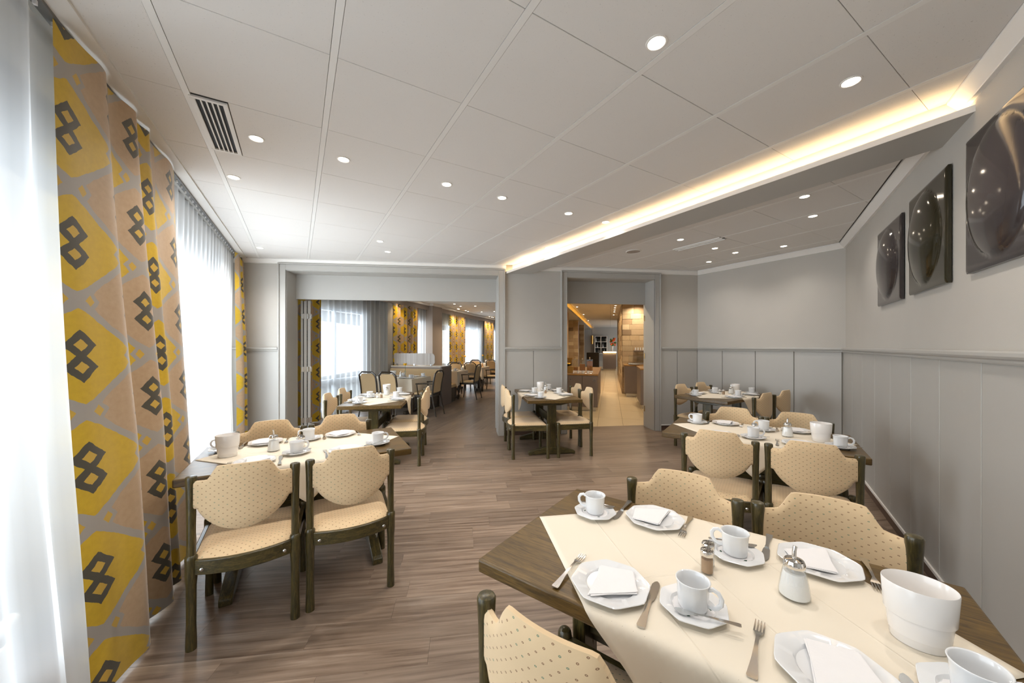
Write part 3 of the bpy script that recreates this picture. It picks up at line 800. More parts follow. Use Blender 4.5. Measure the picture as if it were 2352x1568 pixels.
def mk_napkin():
    m = MB(); s = .062
    for k, (r, z, sc) in enumerate(((0, 0, 1), (.10, .0016, .99), (.03, .0032, .97))):
        P = [(-s*.95, -s*1.15), (s*1.15, -s*.55), (s*1.15, s*.95), (-s*.35, s*1.15)]
        c_, s_ = math.cos(r), math.sin(r)
        P = [((x*c_-y*s_)*sc, (x*s_+y*c_)*sc) for x, y in P]; m.prism(P, z, z+.0014)
    return tag(m.build('paper_napkin', 'napkin'), '', 'napkin')
nap0 = mk_napkin()
def mk_fork():
    m = MB().strip([(-.10, .0085, .001), (-.096, .0105, .001), (-.085, .0095, .0015), (-.05, .006, .005), (-.01, .0038, .009), (.03, .0035, .008), (.045, .009, .005), (.052, .0115, .003)], .0022)
    for k in range(4):
        i0 = len(m.v); m.strip([(.05, .0018, .003), (.075, .0016, .002), (.093, .0011, .005)], .0018)
        m.xform(Matrix.Translation(((k-1.5)*.0062, 0, 0)), i0)
    return tag(m.build('fork', 'steel', smooth=True), '', 'fork')
def mk_knife():
    m = MB().strip([(-.10, .008, .0), (-.097, .0105, .0), (-.085, .010, .0), (-.05, .0065, .001), (-.005, .0045, .002), (.008, .006, .002)], .005)
    m.strip([(.006, .006, .002), (.02, .0095, .002), (.06, .0115, .002), (.085, .0105, .002), (.097, .006, .002), (.102, .001, .002)], .0012)
    return tag(m.build('table_knife', 'steel', smooth=True), '', 'knife')
def mk_spoon():
    m = MB().strip([(-.085, .005, .006), (-.081, .0065, .006), (-.06, .005, .006), (-.02, .003, .005), (.01, .0025, .003), (.022, .006, .001), (.038, .0115, -.001), (.05, .010, 0), (.058, .004, .002), (.06, .001, .003)], .0016)
    return tag(m.build('teaspoon', 'steel', smooth=True), '', 'spoon')
fork0, knife0, spoon0 = mk_fork(), mk_knife(), mk_spoon()
def mk_doily():
    m = MB().lathe([(.001, 0), (.049, 0), (.049, .0006), (.001, .0006)], 32, shape=lambda a, i: 1+.03*math.cos(16*a))
    o = m.build('paper_doily', 'napkin'); tag(o, '', 'doily')
    g = MB()
    for a in (.6, 2.7, 4.8):
        g.add([(.046*math.cos(a+d)*r, .046*math.sin(a+d)*r, .0009) for d, r in ((-.16, .9), (.0, .99), (.16, .9), (.0, .82))], [(0, 1, 2, 3)])
    g.build('printed_mark', 'green', o); return o
doily0 = mk_doily(); index_tree(doily0)
def mk_bucket():
    root = empty('table_bin', label='', cat='table bin')
    MB().lathe([(.048, 0), (.050, .003), (.0535, .074), (.001, .074)], 48, sx=.98, sy=.82).build('liner', 'plastic', root, smooth=True)
    MB().lathe([(.0595, .062), (.0605, .064), (.0645, .132), (.0635, .134), (.062, .132), (.057, .064), (.052, .02), (.001, .02)], 48, sx=.98, sy=.82, cap0=False).build('rim_shell', 'plastic', root, smooth=True)
    return root
bin0 = mk_bucket(); index_tree(bin0)
def mk_sugar():
    root = empty('sugar_dispenser', label='', cat='sugar dispenser')
    fl_ = lambda a, i: 1+.025*math.cos(10*a)*(1 if i < 4 else .2)
    MB().lathe([(.030, 0), (.036, .003), (.0365, .012), (.031, .05), (.024, .082), (.0225, .088)], 40, shape=fl_, cap1=False).build('glass_jar', 'glass', root, smooth=True, auto=False)
    MB().lathe([(.028, .004), (.034, .006), (.0340, .014), (.0285, .05), (.0245, .068), (.001, .070)], 40).build('sugar_fill', 'sugar', root, smooth=True)
    MB().lathe([(.0245, .083), (.0255, .085), (.0255, .094), (.022, .101), (.012, .105), (.001, .106)], 28).build('lid', 'chrome', root, smooth=True)
    MB().tube([(0, 0, .10), (0, 0, .125), (.004, 0, .137)], [.0055, .0052, .0048], 12).build('pour_spout', 'chrome', root, smooth=True)
    return root
sug0 = mk_sugar(); index_tree(sug0)
def mk_shaker(mat, name, cat):
    root = empty(name, label='', cat=cat)
    MB().lathe([(.0165, 0), (.0175, .002), (.0175, .055), (.016, .058)], 24, cap1=False).build('glass_jar', 'glass', root, smooth=True)
    MB().lathe([(.0145, .004), (.0158, .005), (.0158, .044 if mat == 'pepper' else .03), (.001, .045 if mat == 'pepper' else .031)], 20).build('filling', mat, root, smooth=True)
    MB().lathe([(.018, .054), (.0188, .056), (.0188, .066), (.017, .070), (.001, .0715)], 24).build('lid', 'chrome', root, smooth=True)
    m = MB()
    for i in range(9):
        a = i*2*PI/8; r = .010 if i < 8 else 0; m.lathe([(.0012, .0712), (.0012, .0716)], 6, r*math.cos(a), r*math.sin(a))
    m.build('shaker_holes', 'black', root); return root
pep0 = mk_shaker('pepper', 'pepper_shaker', 'pepper shaker'); index_tree(pep0)
salt0 = mk_shaker('sugar', 'salt_shaker', 'salt shaker'); index_tree(salt0)
def mk_runner():
    n = 44; half = .598; vs, uv = [], []; r2 = math.sqrt(.5); L = half*2*r2
    for j in range(n+1):
        for i in range(n+1):
            s, t_ = (i/n-.5)*L, (j/n-.5)*L
            a = (s-t_)*r2; b = (s+t_)*r2; ex = abs(b)-.356; sg = 1 if b > 0 else -1
            if ex <= 0: x, y, z = a, b, .7515
            else:
                R = .012; ang = min(ex/R, PI/2); dn = max(0, ex-R*PI/2)
                x = a*(1-.10*min(1, dn*4)) + .012*math.sin(a*30)*min(1, dn*5); y = sg*(.356+R*math.sin(ang)+.03*dn+.012*math.sin(a*22+1)*min(1, dn*4)); z = .7515-R*(1-math.cos(ang))-dn
            vs.append((x, y, z)); uv.append((s, t_))
    W_ = n+1; fs = [(j*W_+i, j*W_+i+1, (j+1)*W_+i+1, (j+1)*W_+i) for j in range(n) for i in range(n)]
    o = MB().add(vs, fs, uv).build('tablecloth', 'linen', smooth=True, uv=True, auto=False)
    sd = o.modifiers.new('solid', 'SOLIDIFY'); sd.thickness = .0012; sd.offset = 1
    return tag(o, '', 'tablecloth')
run0 = mk_runner()
USED = {k: [False] for k in ('plate', 'saucer', 'cup', 'nap', 'fork', 'knife', 'spoon', 'doily', 'bin', 'sug', 'pep', 'salt', 'run')}
TZ = .7535
TABLES = [  # name, centre, angle, flip seat names, extras
 ('the large foreground table', (.594, 1.105), -36.1, 0),
 ('the table by the tall curtain', (-1.386, 2.466), 208.9, 1),
 ('the folding door table', (-1.736, 4.774), 98.3, 2),
 ('the middle back wall table', (.476, 5.219), 97.4, 2),
 ('the second right wall table', (1.911, 2.855), -35.2, 0),
 ('the far right corner table', (2.981, 5.117), 33.6, 3)]
# settings: fork, plate, knife, saucer (local), seat side
SET = [dict(f=(-.34, -.245), p=(-.213, -.248), k=(-.098, -.247), s=(0.0, -.203), sd=-1),
       dict(f=(.139, -.25), p=(.268, -.243), k=(.392, -.25), s=(.485, -.165), sd=-1),
       dict(f=(-.10, .25), p=(-.216, .238), k=(-.346, .255), s=(-.425, .150), sd=1),
       dict(f=(.402, .262), p=(.275, .238), k=(.150, .262), s=(.062, .145), sd=1)]
SEATN = {0: ['near left', 'near right', 'far left', 'far right'], 1: ['far right', 'far left', 'near right', 'near left'],
         2: ['right near', 'right far', 'left near', 'left far'], 3: ['near left', 'near right', 'far left', 'far right']}
for ti, (tname, cen, ang, fm) in enumerate(TABLES):
    A = math.radians(ang); ca, sa = math.cos(A), math.sin(A); rj = random.Random(20+ti)
    def TT(a, b): return (cen[0]+a*ca-b*sa, cen[1]+a*sa+b*ca)
    lbl = ['large olive stained pedestal table in the right foreground', 'olive stained pedestal table beside the tall patterned curtain', 'olive stained pedestal table in front of the folding door leaves',
           'olive stained pedestal table between the two openings', 'olive stained pedestal table second along the right wall', 'olive stained pedestal table in the far right corner'][ti]
    place(table0, tused, (*cen, 0), A, lbl)
    place(run0, USED['run'], (*cen, 0), A, 'cream cloth laid cornerwise on '+tname, 'tablecloth', 'cream cloths on the pedestal tables')
    for si, st_ in enumerate(SET):
        sn = SEATN[fm][si]; rz = A if st_['sd'] < 0 else A+PI
        j = lambda k=.004: rj.uniform(-k, k)
        px, py = st_['p']; place(plate0, USED['plate'], (*TT(px+j(), py+j()), TZ), rz+j(.15), 'white octagonal plate at the %s seat of %s' % (sn, tname), 'plate', 'octagonal breakfast plates')
        place(nap0, USED['nap'], (*TT(px+j(), py+j()), TZ+.0165), rz+j(.3)+.3, 'folded white napkin on the %s plate of %s' % (sn, tname), 'napkin', 'folded paper napkins')
        fx, fy = st_['f']; place(fork0, USED['fork'], (*TT(fx+j(), fy+j()), TZ), rz+j(.05), 'steel fork at the %s seat of %s' % (sn, tname), 'fork', 'steel forks')
        kx, ky = st_['k']; place(knife0, USED['knife'], (*TT(kx+j(), ky+j()), TZ), rz+PI*0+j(.06), 'steel knife at the %s seat of %s' % (sn, tname), 'knife', 'steel table knives')
        sx_, sy_ = st_['s']; S_ = TT(sx_+j(), sy_+j())
        place(saucer0, USED['saucer'], (*S_, TZ), rz+j(.2), 'white octagonal saucer at the %s seat of %s' % (sn, tname), 'saucer', 'octagonal saucers')
        if ti in (0, 4): place(doily0, USED['doily'], (*S_, TZ+.0075), rz+j(2), 'paper doily with green print under the %s cup of %s' % (sn, tname), 'doily', 'printed paper doilies')
        place(cup0, USED['cup'], (*S_, TZ+(.0085 if ti in (0, 4) else .007)), rz+j(.25), 'white faceted coffee cup at the %s seat of %s' % (sn, tname), 'cup', 'white coffee cups')
        so = TT(sx_-.01*st_['sd']+.012, sy_+.046*st_['sd'])
        sp_ = place(spoon0, USED['spoon'], (*so, TZ+.019), rz+PI/2+.25+j(.2), 'steel teaspoon on the %s saucer of %s' % (sn, tname), 'spoon', 'steel teaspoons')
    e = {0: (.44, -.005), 1: (.44, .0), 2: (.42, 0), 3: (.33, 0), 4: (.40, -.03), 5: (.28, -.04)}[ti]
    place(bin0, USED['bin'], (*TT(*e), TZ), A, 'white two tier plastic table bin on '+tname, 'table bin', 'white table bins')
    e = {0: (.212, .015), 1: (.20, -.0), 2: (.30, -.02), 3: (.21, -.06), 4: (.21, .01), 5: (.17, -.03)}[ti]
    place(sug0, USED['sug'], (*TT(*e), TZ), A+1, 'glass sugar dispenser on '+tname, 'sugar dispenser', 'glass sugar dispensers')
    place(pep0, USED['pep'], (*TT(.003 if ti != 1 else .05, -.010 if ti != 1 else -.07), TZ), A, 'small glass pepper shaker on '+tname, 'pepper shaker', 'pepper shakers')
    place(salt0, USED['salt'], (*TT(.0 if ti != 1 else .04, .036 if ti != 1 else -.025), TZ), A, 'small glass salt shaker on '+tname, 'salt shaker', 'salt shakers')
    CH = {0: [(-.20, -.555, 0, 'near left'), (-.165, .47, 1, 'far left'), (.325, .49, 1, 'far right')],
          1: [(-.27, -.59, 0, 'near left'), (.223, -.57, 0, 'near right'), (-.25, .42, 1, 'far left'), (.227, .43, 1, 'far right')],
          4: [(-.19, -.605, 0, 'near left'), (.303, -.615, 0, 'near right'), (-.17, .43, 1, 'far left'), (.29, .42, 1, 'far right')],
          5: [(-.283, -.607, 0, 'near left'), (.22, -.625, 0, 'near right'), (-.241, .437, 1, 'far left'), (.29, .43, 1, 'far right')]}
    if ti in CH:
        A_ = A if ti != 1 else A-PI; c2, s2 = math.cos(A_), math.sin(A_)
        for a, b, fside, nm in CH[ti]:
            loc = (cen[0]+a*c2-b*s2, cen[1]+a*s2+b*c2, 0)
            place(chair0, cused, loc, A_+(PI if fside else 0)+rj.uniform(-.02, .02), 'olive framed cream chair, %s, at %s' % (nm, tname))
    else:
        W_ = {2: [((-2.165, 4.34), 0, 'left near'), ((-2.235, 4.86), 0, 'left far'), ((-1.145, 4.55), 1, 'right near'), ((-1.235, 5.06), 1, 'right far')],
              3: [((-.012, 4.80), 0, 'left near'), ((-.075, 5.26), 0, 'left far'), ((1.01, 4.95), 1, 'right near'), ((.945, 5.43), 1, 'right far')]}[ti]
        for (x, y), sd, nm in W_:
            place(chair0, cused, (x, y, 0), A+PI+(PI if sd else 0), 'olive framed cream chair, %s, at %s' % (nm, tname))

# ------------------------------------------------------------------ wall art
def make_art(t0, t1, z0, z1, mat, label):
    w_, h_ = t1-t0, z1-z0
    root = empty('wall_relief', (*RW((t0+t1)/2, 0), (z0+z1)/2), RANG, label, 'wall art', 'glossy relief panels on the right wall')
    # local: x along wall (toward camera), y = -out ; room side is +RN
    sgn = 1 if (Vector((math.cos(RANG+PI/2), math.sin(RANG+PI/2)))).dot(RN) > 0 else -1
    n = 56; vs = []
    th = .027
    for j in range(n+1):
        for i in range(n+1):
            x = (i/n-.5)*w_; z = (j/n-.5)*h_
            cx, cz = (x+.035*w_)/(w_*.40), (z+.0)/(h_*.44)
            a = .16; ex = cx*math.cos(a)+cz*math.sin(a); ez = -cx*math.sin(a)+cz*math.cos(a)
            r2 = ex**2+ez**2
            d = th+(.045*max(0, 1-r2)**.6 if r2 < 1 else 0)
            ed = min(w_/2-abs(x), h_/2-abs(z)); 
            if ed < .02: d -= .008*(1-ed/.02)**2
            vs.append((x, sgn*d, z))
    W_ = n+1; fs = [(j*W_+i, j*W_+i+1, (j+1)*W_+i+1, (j+1)*W_+i) for j in range(n) for i in range(n)]
    rim = list(range(W_)) + [j*W_+n for j in range(1, n+1)] + [n*W_+i for i in range(n-1, -1, -1)] + [j*W_ for j in range(n-1, 0, -1)]
    b0 = len(vs)
    for k in rim: vs.append((vs[k][0], sgn*.006, vs[k][2]))
    R = len(rim); fs += [(rim[k], rim[(k+1) % R], b0+(k+1) % R, b0+k) for k in range(R)] + [tuple(b0+k for k in range(R))]
    MB().add(vs, fs).build('lacquer_panel', mat, root, smooth=True)
    MB().box(-w_*.35, w_*.35, *sorted((sgn*.001, sgn*.0055)), -h_*.35, h_*.35).build('hanging_batten', 'black', root)
make_art(1.61, 2.255, 1.785, 2.42, 'art1', 'dark slate glossy relief panel, farthest of three on the right wall')
make_art(2.43, 3.055, 1.79, 2.445, 'art2', 'dark olive glossy relief panel, middle of three on the right wall')
make_art(3.275, 3.92, 1.80, 2.465, 'art3', 'dark graphite glossy relief panel, nearest of three on the right wall')

# ------------------------------------------------------------------ ceiling fittings
def mk_light(face='lamp'):
    root = empty('ceiling_spotlight', label='', cat='ceiling light', group='round recessed ceiling spotlights')
    MB().lathe([(.033, -.001), (.036, -.004), (.043, -.003), (.044, 0), (.033, .0)], 24, cap0=False, cap1=False).build('ring', 'white', root, smooth=True)
    MB().lathe([(.001, -.0012), (.0335, -.0012)], 24, cap0=False, cap1=False).build('lamp_face', face, root)
    return root
cl0 = mk_light(); index_tree(cl0); lu = [False]
def spot(x, y, z, e, col=(1, .80, .58), size=1.7, blend=.9, rad=.03):
    l = bpy.data.lights.new('spot', 'SPOT'); l.energy = e; l.color = col; l.spot_size = size; l.spot_blend = blend; l.shadow_soft_size = rad
    o = bpy.data.objects.new('spot', l); C.objects.link(o); o.location = (x, y, z); return o
LN = ['above the large foreground table', 'nearest the right wall crown', 'beside the ceiling vent, right side', 'second right of the ceiling vent', 'beyond the ceiling vent', 'third in the row from the vent', 'fourth in the row from the vent', 'fifth in the row from the vent', 'by the lit cove, nearer one', 'in the left back corner', 'before the wide opening, nearer of two', 'before the wide opening, farther of two', 'by the lit cove toward the back, nearer one', 'at the back end of the lit cove',
      'right bay, nearest', 'right bay, second nearest', 'right bay, left of the slot diffuser', 'right bay, just beyond the slot diffuser', 'right bay, second beyond the slot diffuser', 'right bay, nearest the diagonal wall', 'right bay, farthest back']
for (x, y), nm in zip(LIGHTS, LN):
    place(cl0, lu, (x, y, CEIL), 0, 'small round recessed spotlight '+nm)
    spot(x, y, CEIL-.02, 9.5 if x < 1.8 else 4.5, (1, .93, .86), 2.3, 1)
for x, y, nm in ((.15, .30, 'just above the camera corner, right one'), (-.55, .75, 'just above the camera corner, left one'), (1.05, .75, 'above the near end of the right wall')):
    place(cl0, lu, (x, y, CEIL), 0, 'small round recessed spotlight '+nm); spot(x, y, CEIL-.02, 6.5, (1, .95, .9), 2.7, 1)
FL = [(1044,698),(1058,703),(1052,709),(1069.5,713),(1091.5,702.5),(1106,716),(1135,715),(1124.5,727),(1133,729)]
FLp = [((x-1176)*(831*1.286/(794-y))/831, 831*1.286/(794-y)) for x, y in FL]
FN = ['nearest the pillar', 'second from the pillar', 'close to the far crown', 'along the far crown', 'centre front', 'centre middle', 'right centre', 'far rear left', 'far rear right']
def farlight(x, y, nm, e=14, col=(1, .78, .52)):
    place(cl0, lu, (x, y, CEIL), 0, 'small round recessed spotlight '+nm); spot(x, y, CEIL-.02, e, col)
for (x, y), nm in zip(FLp, FN): farlight(x, y, 'in the far dining room, '+nm, 15)
for i, (q, nm) in enumerate(((8.25, 'first'), (9.35, 'second'), (11.75, 'third'), (12.6, 'fourth'), (15.4, 'fifth'), (16.1, 'sixth'))):
    x, y = W2(-5.12, q); farlight(x, y, 'washing the far curtains, %s from the wide opening' % nm, 13, (1, .70, .36))
for i, (px, py) in enumerate(((1325.5, 704.5), (1340.5, 722), (1351, 736), (1414, 701.5), (1412.5, 706.5), (1411.5, 711.5), (1411, 716), (1409.5, 723))):
    Y = 831*1.286/(794-py); farlight((px-1176)*Y/831, Y, 'in the buffet room, %s %s row' % (['first', 'second', 'third', 'first', 'second', 'third', 'fourth', 'fifth'][i], 'left' if i < 3 else 'right'), 16, (1, .72, .42))
for p, q in ((.75, 11.1), (-.9, 12.0), (-.9, 15.6), (-.2, 7.2), (.9, 8.0), (-.6, 9.6), (.8, 10.6), (.2, 20), (0, 24)):
    x, y = W2(p, q); spot(x, y, CEIL-.03, 22, (1, .83, .60), 2.6)  # extra spots without fittings, added to brighten the buffet and its stone
# vent
vt = empty('ceiling_vent', (*GW(-.40, 2.735), CEIL), GANG, 'rectangular white ceiling vent with black slots near the curtain', 'vent')
m = MB()
for a, b, c_, d in ((-.08, .08, -.30, -.28), (-.08, .08, .28, .30), (-.08, -.058, -.28, .28), (.058, .08, -.28, .28)): m.box(a, b, c_, d, -.004, .006)
m.build('frame', 'bar', vt, bevel=.001)
for i in range(4): MB().box(-.0385+i*.0235, -.0315+i*.0235, -.28, .28, -.003, .012).build('blade', 'bar', vt)
MB().box(-.058, .058, -.28, .28, .0062, .0118).build('duct', 'black', vt)
sl = empty('slot_diffuser', (*GW(4.365, 2.74), CEIL), GANG, 'long white slot diffuser in the right bay ceiling', 'vent')
m = MB()
for a, b in ((-.065, -.05), (-.012, -.004), (.05, .065)): m.box(a, b, -.31, .31, -.01, .008)
m.build('frame', 'bar', sl, bevel=.001); MB().box(-.05, .05, -.31, .31, .004, .011).build('duct', 'black', sl)
for s in (-1, 1): MB().box(.018*s-.012+.004, .018*s+.012+.004, -.31, .31, -.004, .0).build('blade', 'bar', sl)
spk = empty('ceiling_speaker', (*GW(3.93, 3.385), CEIL), 0, 'round white ceiling loudspeaker in the right bay', 'speaker')
MB().lathe([(.10, 0), (.10, -.006), (.094, -.011), (.09, -.011), (.09, -.007)], 36, cap0=False, cap1=False).build('ring', 'bar', spk, smooth=True)
MB().lathe([(.001, -.009), (.09, -.008)], 36, cap0=False, cap1=False).build('grille', 'taupewall', spk)

# ------------------------------------------------------------------ folding door leaves
fd = empty('folding_door', (*BW(-3.40, .44), 0), math.radians(29.5), 'grey folding door leaves stacked at the left of the wide opening', 'door')
x0 = .006
for i, wl in enumerate((.03, .042, .042)):
    x = x0+sum((.03, .042, .042)[:i])+i*.012
    lf = MB().box(x, x+wl, 0, .62, .015, 2.17).build('leaf', 'paint', fd, bevel=.002)
    if i: MB().box(x-.010, x-.002, .0, .60, .02, 2.165).build('rubber_seal', 'black', fd)
for z in (.235, 1.06, 1.92):
    for x in (.036, .102, .09+.05):
        o = MB().lathe([(.006, -.045), (.0065, -.04), (.0065, .04), (.006, .045)], 10, x, -.006).build('hinge', 'steel', fd, smooth=True); o.location.z = z
        MB().box(x-.022, x+.022, -.003, 0, z-.04, z+.04).build('hinge_plate', 'steel', fd)
# brass hinges on the buffet door reveal
for i, z in enumerate((.32, 1.26, 1.93)):
    h_ = MB().lathe([(.006, -.05), (.0065, -.045), (.0065, .045), (.006, .05)], 10).build('door_hinge', 'gold', smooth=True, loc=(*BW(2.408, .318), z))
    tag(h_, 'brass hinge on the buffet opening right reveal, %s' % ['lowest', 'middle', 'topmost'][i], 'hinge', 'brass hinges on the buffet opening')

# ------------------------------------------------------------------ far dining room
def make_fchair():
    root = empty('banquet_chair', label='', cat='chair', group='dark framed high back chairs in the far dining room')
    # faces +y, rear at y=0
    for s in (-1, 1):
        MB().tube([(s*.19, -.09, 0), (s*.185, -.03, .25), (s*.18, .0, .45), (s*.185, -.03, .70), (s*.185, -.07, .87), (s*.11, -.085, .93)], [.014, .016, .02, .018, .016, .015], 8).build('back_post', 'darkwood', root, smooth=True)
        MB().tube([(s*.19, .45, .0), (s*.20, .43, .25), (s*.205, .42, .43)], [.013, .017, .022], 8).build('leg', 'darkwood', root, smooth=True)
    MB().tube([(-.115, -.085, .928), (.115, -.085, .928)], .016, 8).build('top_rail', 'darkwood', root, smooth=True)
    MB().tube([(-.18, .0, .46), (.18, .0, .46)], .012, 8).build('lower_rail', 'darkwood', root, smooth=True)
    m = MB(); n = 10; vs = []
    for s_ in (-1, 1):
        for j in range(n+1):
            v = j/n; z = .49+.40*v; y = .0-.07*v**1.5*1.05
            hw = .165 if v < .85 else .165-.045*(v-.85)/.15
            for i in range(7): u = i/6*2-1; vs.append((u*hw, y+s_*(.010+.012*(1-u*u)), z))
    W_ = 7; H_ = 7*(n+1); fs = []
    for s_ in (0, 1):
        for j in range(n):
            for i in range(6): fs.append((s_*H_+j*W_+i, s_*H_+j*W_+i+1, s_*H_+(j+1)*W_+i+1, s_*H_+(j+1)*W_+i))
    rim = list(range(7)) + [j*7+6 for j in range(1, n+1)] + [n*7+i for i in range(5, -1, -1)] + [j*7 for j in range(n-1, 0, -1)]
    R = len(rim); fs += [(rim[k], rim[(k+1) % R], H_+rim[(k+1) % R], H_+rim[k]) for k in range(R)]
    MB().add(vs, fs).build('backrest', 'fabric2', root, smooth=True)
    MB().prism([(-.18, .0), (.18, .0), (.215, .44), (-.215, .44)], .40, .44).build('seat_frame', 'darkwood', root, bevel=.006)
    MB().prism([(-.17, .01), (.17, .01), (.205, .445), (-.205, .445)], .44, .485).build('seat', 'fabric2', root, bevel=.018, seg=3)
    return root
def add_arms(root):
    for s in (-1, 1):
        MB().tube([(s*.185, -.03, .67), (s*.225, .16, .675), (s*.235, .34, .665)], [.013, .015, .016], 8).build('armrest', 'darkwood', root, smooth=True)
        MB().tube([(s*.235, .32, .66), (s*.215, .30, .43)], .013, 8).build('arm_post', 'darkwood', root, smooth=True)
fc0 = make_fchair(); index_tree(fc0); fcu = [False]
fa0 = make_fchair(); fa0.name = 'banquet_armchair'; add_arms(fa0); index_tree(fa0); fau = [False]
fa0['group'] = 'dark framed armchairs in the far dining room'
def mk_clothtable(p0, p1, q0, q1, label, cl_label):
    cx, cy = W2((p0+p1)/2, (q0+q1)/2); w_, d_ = (p1-p0), (q1-q0)
    root = empty('banquet_table', (cx, cy, 0), WANG, label, 'table', 'cloth covered tables in the far dining room')
    MB().box(-w_/2, w_/2, -d_/2, d_/2, .715, .75).build('tabletop', 'darkwood', root)
    for s in (-1, 1):
        MB().box(s*w_*.3-.04, s*w_*.3+.04, -.05, .05, .06, .715).build('column', 'darkwood', root, bevel=.01)
        MB().box(s*w_*.3-.035, s*w_*.3+.035, -.3, .3, 0, .07).build('foot', 'darkwood', root, bevel=.015)
    n = 40; m = MB(); vs = []; uv = []; dr = .26; rr = random.Random(p0*7+q0)
    # cloth: top rectangle + skirt with ripples and hanging corners
    per = []
    N = 24
    for i in range(N): per.append((-w_/2+w_*i/N, -d_/2, 0, -1))
    for i in range(14): per.append((w_/2, -d_/2+d_*i/14, 1, 0))
    for i in range(N): per.append((w_/2-w_*i/N, d_/2, 0, 1))
    for i in range(14): per.append((-w_/2, d_/2-d_*i/14, -1, 0))
    L = len(per)
    cor = [0, N, N+14, 2*N+14]
    for ring in range(6):
        k = ring/5
        for i, (x, y, nx, ny) in enumerate(per):
            dc = min(min(abs(i-c), L-abs(i-c)) for c in cor)
            ext = dr*(1+.45*max(0, 1-dc/4))
            fx, fy = x/(w_/2), y/(d_/2)
            rip = .012*math.sin(i*1.1+rr.random()*.3)*k + .035*k*max(0, 1-dc/2.5)
            ox, oy = (nx if dc > 0 else math.copysign(.7, x)), (ny if dc > 0 else math.copysign(.7, y))
            vs.append((x+ox*(.006+rip+.02*k), y+oy*(.006+rip+.02*k), .7535-ext*k*(1 if k else 0)))
    fs = [tuple(range(L))]
    for r in range(5): fs += [(r*L+i, r*L+(i+1) % L, (r+1)*L+(i+1) % L, (r+1)*L+i) for i in range(L)]
    o = MB().add(vs, fs).build('long_tablecloth', 'linen', smooth=True, uv=True, loc=(cx, cy, 0), rotz=WANG)
    tag(o, cl_label, 'tablecloth', 'long cream cloths in the far dining room')
ROWS = [(6.6, 7.4, 'first'), (8.87, 9.62, 'second'), (10.78, 11.5, 'third'), (12.9, 13.65, 'fourth')]
fcup = lambda p, q, nm, z=.7545: place(cup0, USED['cup'], (*W2(p, q), z+.007), .5, 'white coffee cup '+nm, 'cup', 'white coffee cups')
for q0, q1, nm in ROWS:
    mk_clothtable(-5.08, -3.92, q0, q1, 'dark table under a long cloth, %s beyond the wide opening' % nm, 'long cream tablecloth on the %s table beyond the wide opening' % nm)
    for k, (p, q) in enumerate(((-4.25, q0+.18), (-4.75, q0+.18), (-4.2, q1-.18), (-4.7, q1-.18))):
        sd = ['right near', 'left near', 'right far', 'left far'][k]; lb = 'of the %s table beyond the wide opening' % nm
        place(plate0, USED['plate'], (*W2(p, q), .7545), .3*k, 'white plate %s %s' % (sd, lb), 'plate', 'plates in the far dining room')
        place(saucer0, USED['saucer'], (*W2(p+.19, q+.02), .7545), .2, 'white saucer %s %s' % (sd, lb), 'saucer', 'saucers in the far dining room')
        place(cup0, USED['cup'], (*W2(p+.19, q+.02), .7615), .5+k, 'white cup %s %s' % (sd, lb), 'cup', 'cups in the far dining room')
    place(bin0, USED['bin'], (*W2(-4.62, (q0+q1)/2+.02), .7545), 0, 'white table bin on the %s table beyond the wide opening' % nm)
    place(sug0, USED['sug'], (*W2(-4.42, (q0+q1)/2), .7545), 0, 'glass sugar dispenser on the %s table beyond the wide opening' % nm)
def fch(p, q, face, lb, arm=False):
    (place(fa0, fau, (*W2(p, q), 0), WANG+face, lb) if arm else place(fc0, fcu, (*W2(p, q), 0), WANG+face, lb))
fch(-4.62, 6.20, 0, 'high back chair seen from behind, left of two at the first far table')
fch(-4.17, 6.20, 0, 'high back chair seen from behind, right of two at the first far table')
fch(-3.48, 6.83, PI/2, 'dark armchair at the right end of the first far table', True)
fch(-3.52, 9.25, PI/2, 'dark armchair at the right end of the second far table', True)
fch(-4.48, 9.98, PI, 'high back chair on the far side of the second far table')
fch(-4.13, 10.40, 0, 'high back chair seen from behind at the third far table, right one')
fch(-4.68, 10.40, 0, 'high back chair seen from behind at the third far table, left one')
fch(-3.50, 11.15, PI/2, 'dark armchair at the right end of the third far table', True)
fch(-4.6, 11.95, PI, 'high back chair on the far side of the third far table, left one')
fch(-4.15, 12.45, 0, 'high back chair seen from behind at the fourth far table, right one')
fch(-4.75, 12.45, 0, 'high back chair seen from behind at the fourth far table, left one')
fch(-4.2, 14.15, PI, 'high back chair on the far side of the fourth far table, right one')
fch(-3.5, 13.28, PI/2, 'dark armchair at the right end of the fourth far table', True)
# banquette partition
bq = empty('banquette', (*W2(-4.62, 8.13), 0), WANG, 'back to back upholstered banquette with grey partition and end panel', 'banquette')
MB().box(-.66, .72, -.20, .20, 0, .925).build('partition', 'taupewall', bq, bevel=.004)
MB().box(.72, .755, -.26, .28, 0, .94).build('end_panel', 'taupe', bq, bevel=.003)
MB().box(-.66, .72, -.21, .21, .925, .945).build('top_board', 'white', bq, bevel=.003)
for s, nm in ((-1, 0), (1, 1)):
    y0 = sorted((s*.20, s*.27)); MB().box(-.65, .70, *y0, .44, .88).build('back_cushion', 'fabric2', bq, bevel=.02, seg=3)
    y0 = sorted((s*.27, s*.70)); MB().box(-.65, .70, *y0, .36, .45).build('seat_cushion', 'fabric2', bq, bevel=.025, seg=3)
    y0 = sorted((s*.27, s*.66)); MB().box(-.65, .68, *y0, 0, .36).build('plinth', 'darkwood', bq)
scn = empty('bench_screen', (*W2(-4.70, 8.05), .945), WANG, 'striped privacy screen clipped on top of the banquette', 'screen')
vs = [(-.56, .02), (.50, .02), (.56, .08), (.56, .24), (.53, .29), (.49, .31), (-.56, .31)]; n = len(vs)
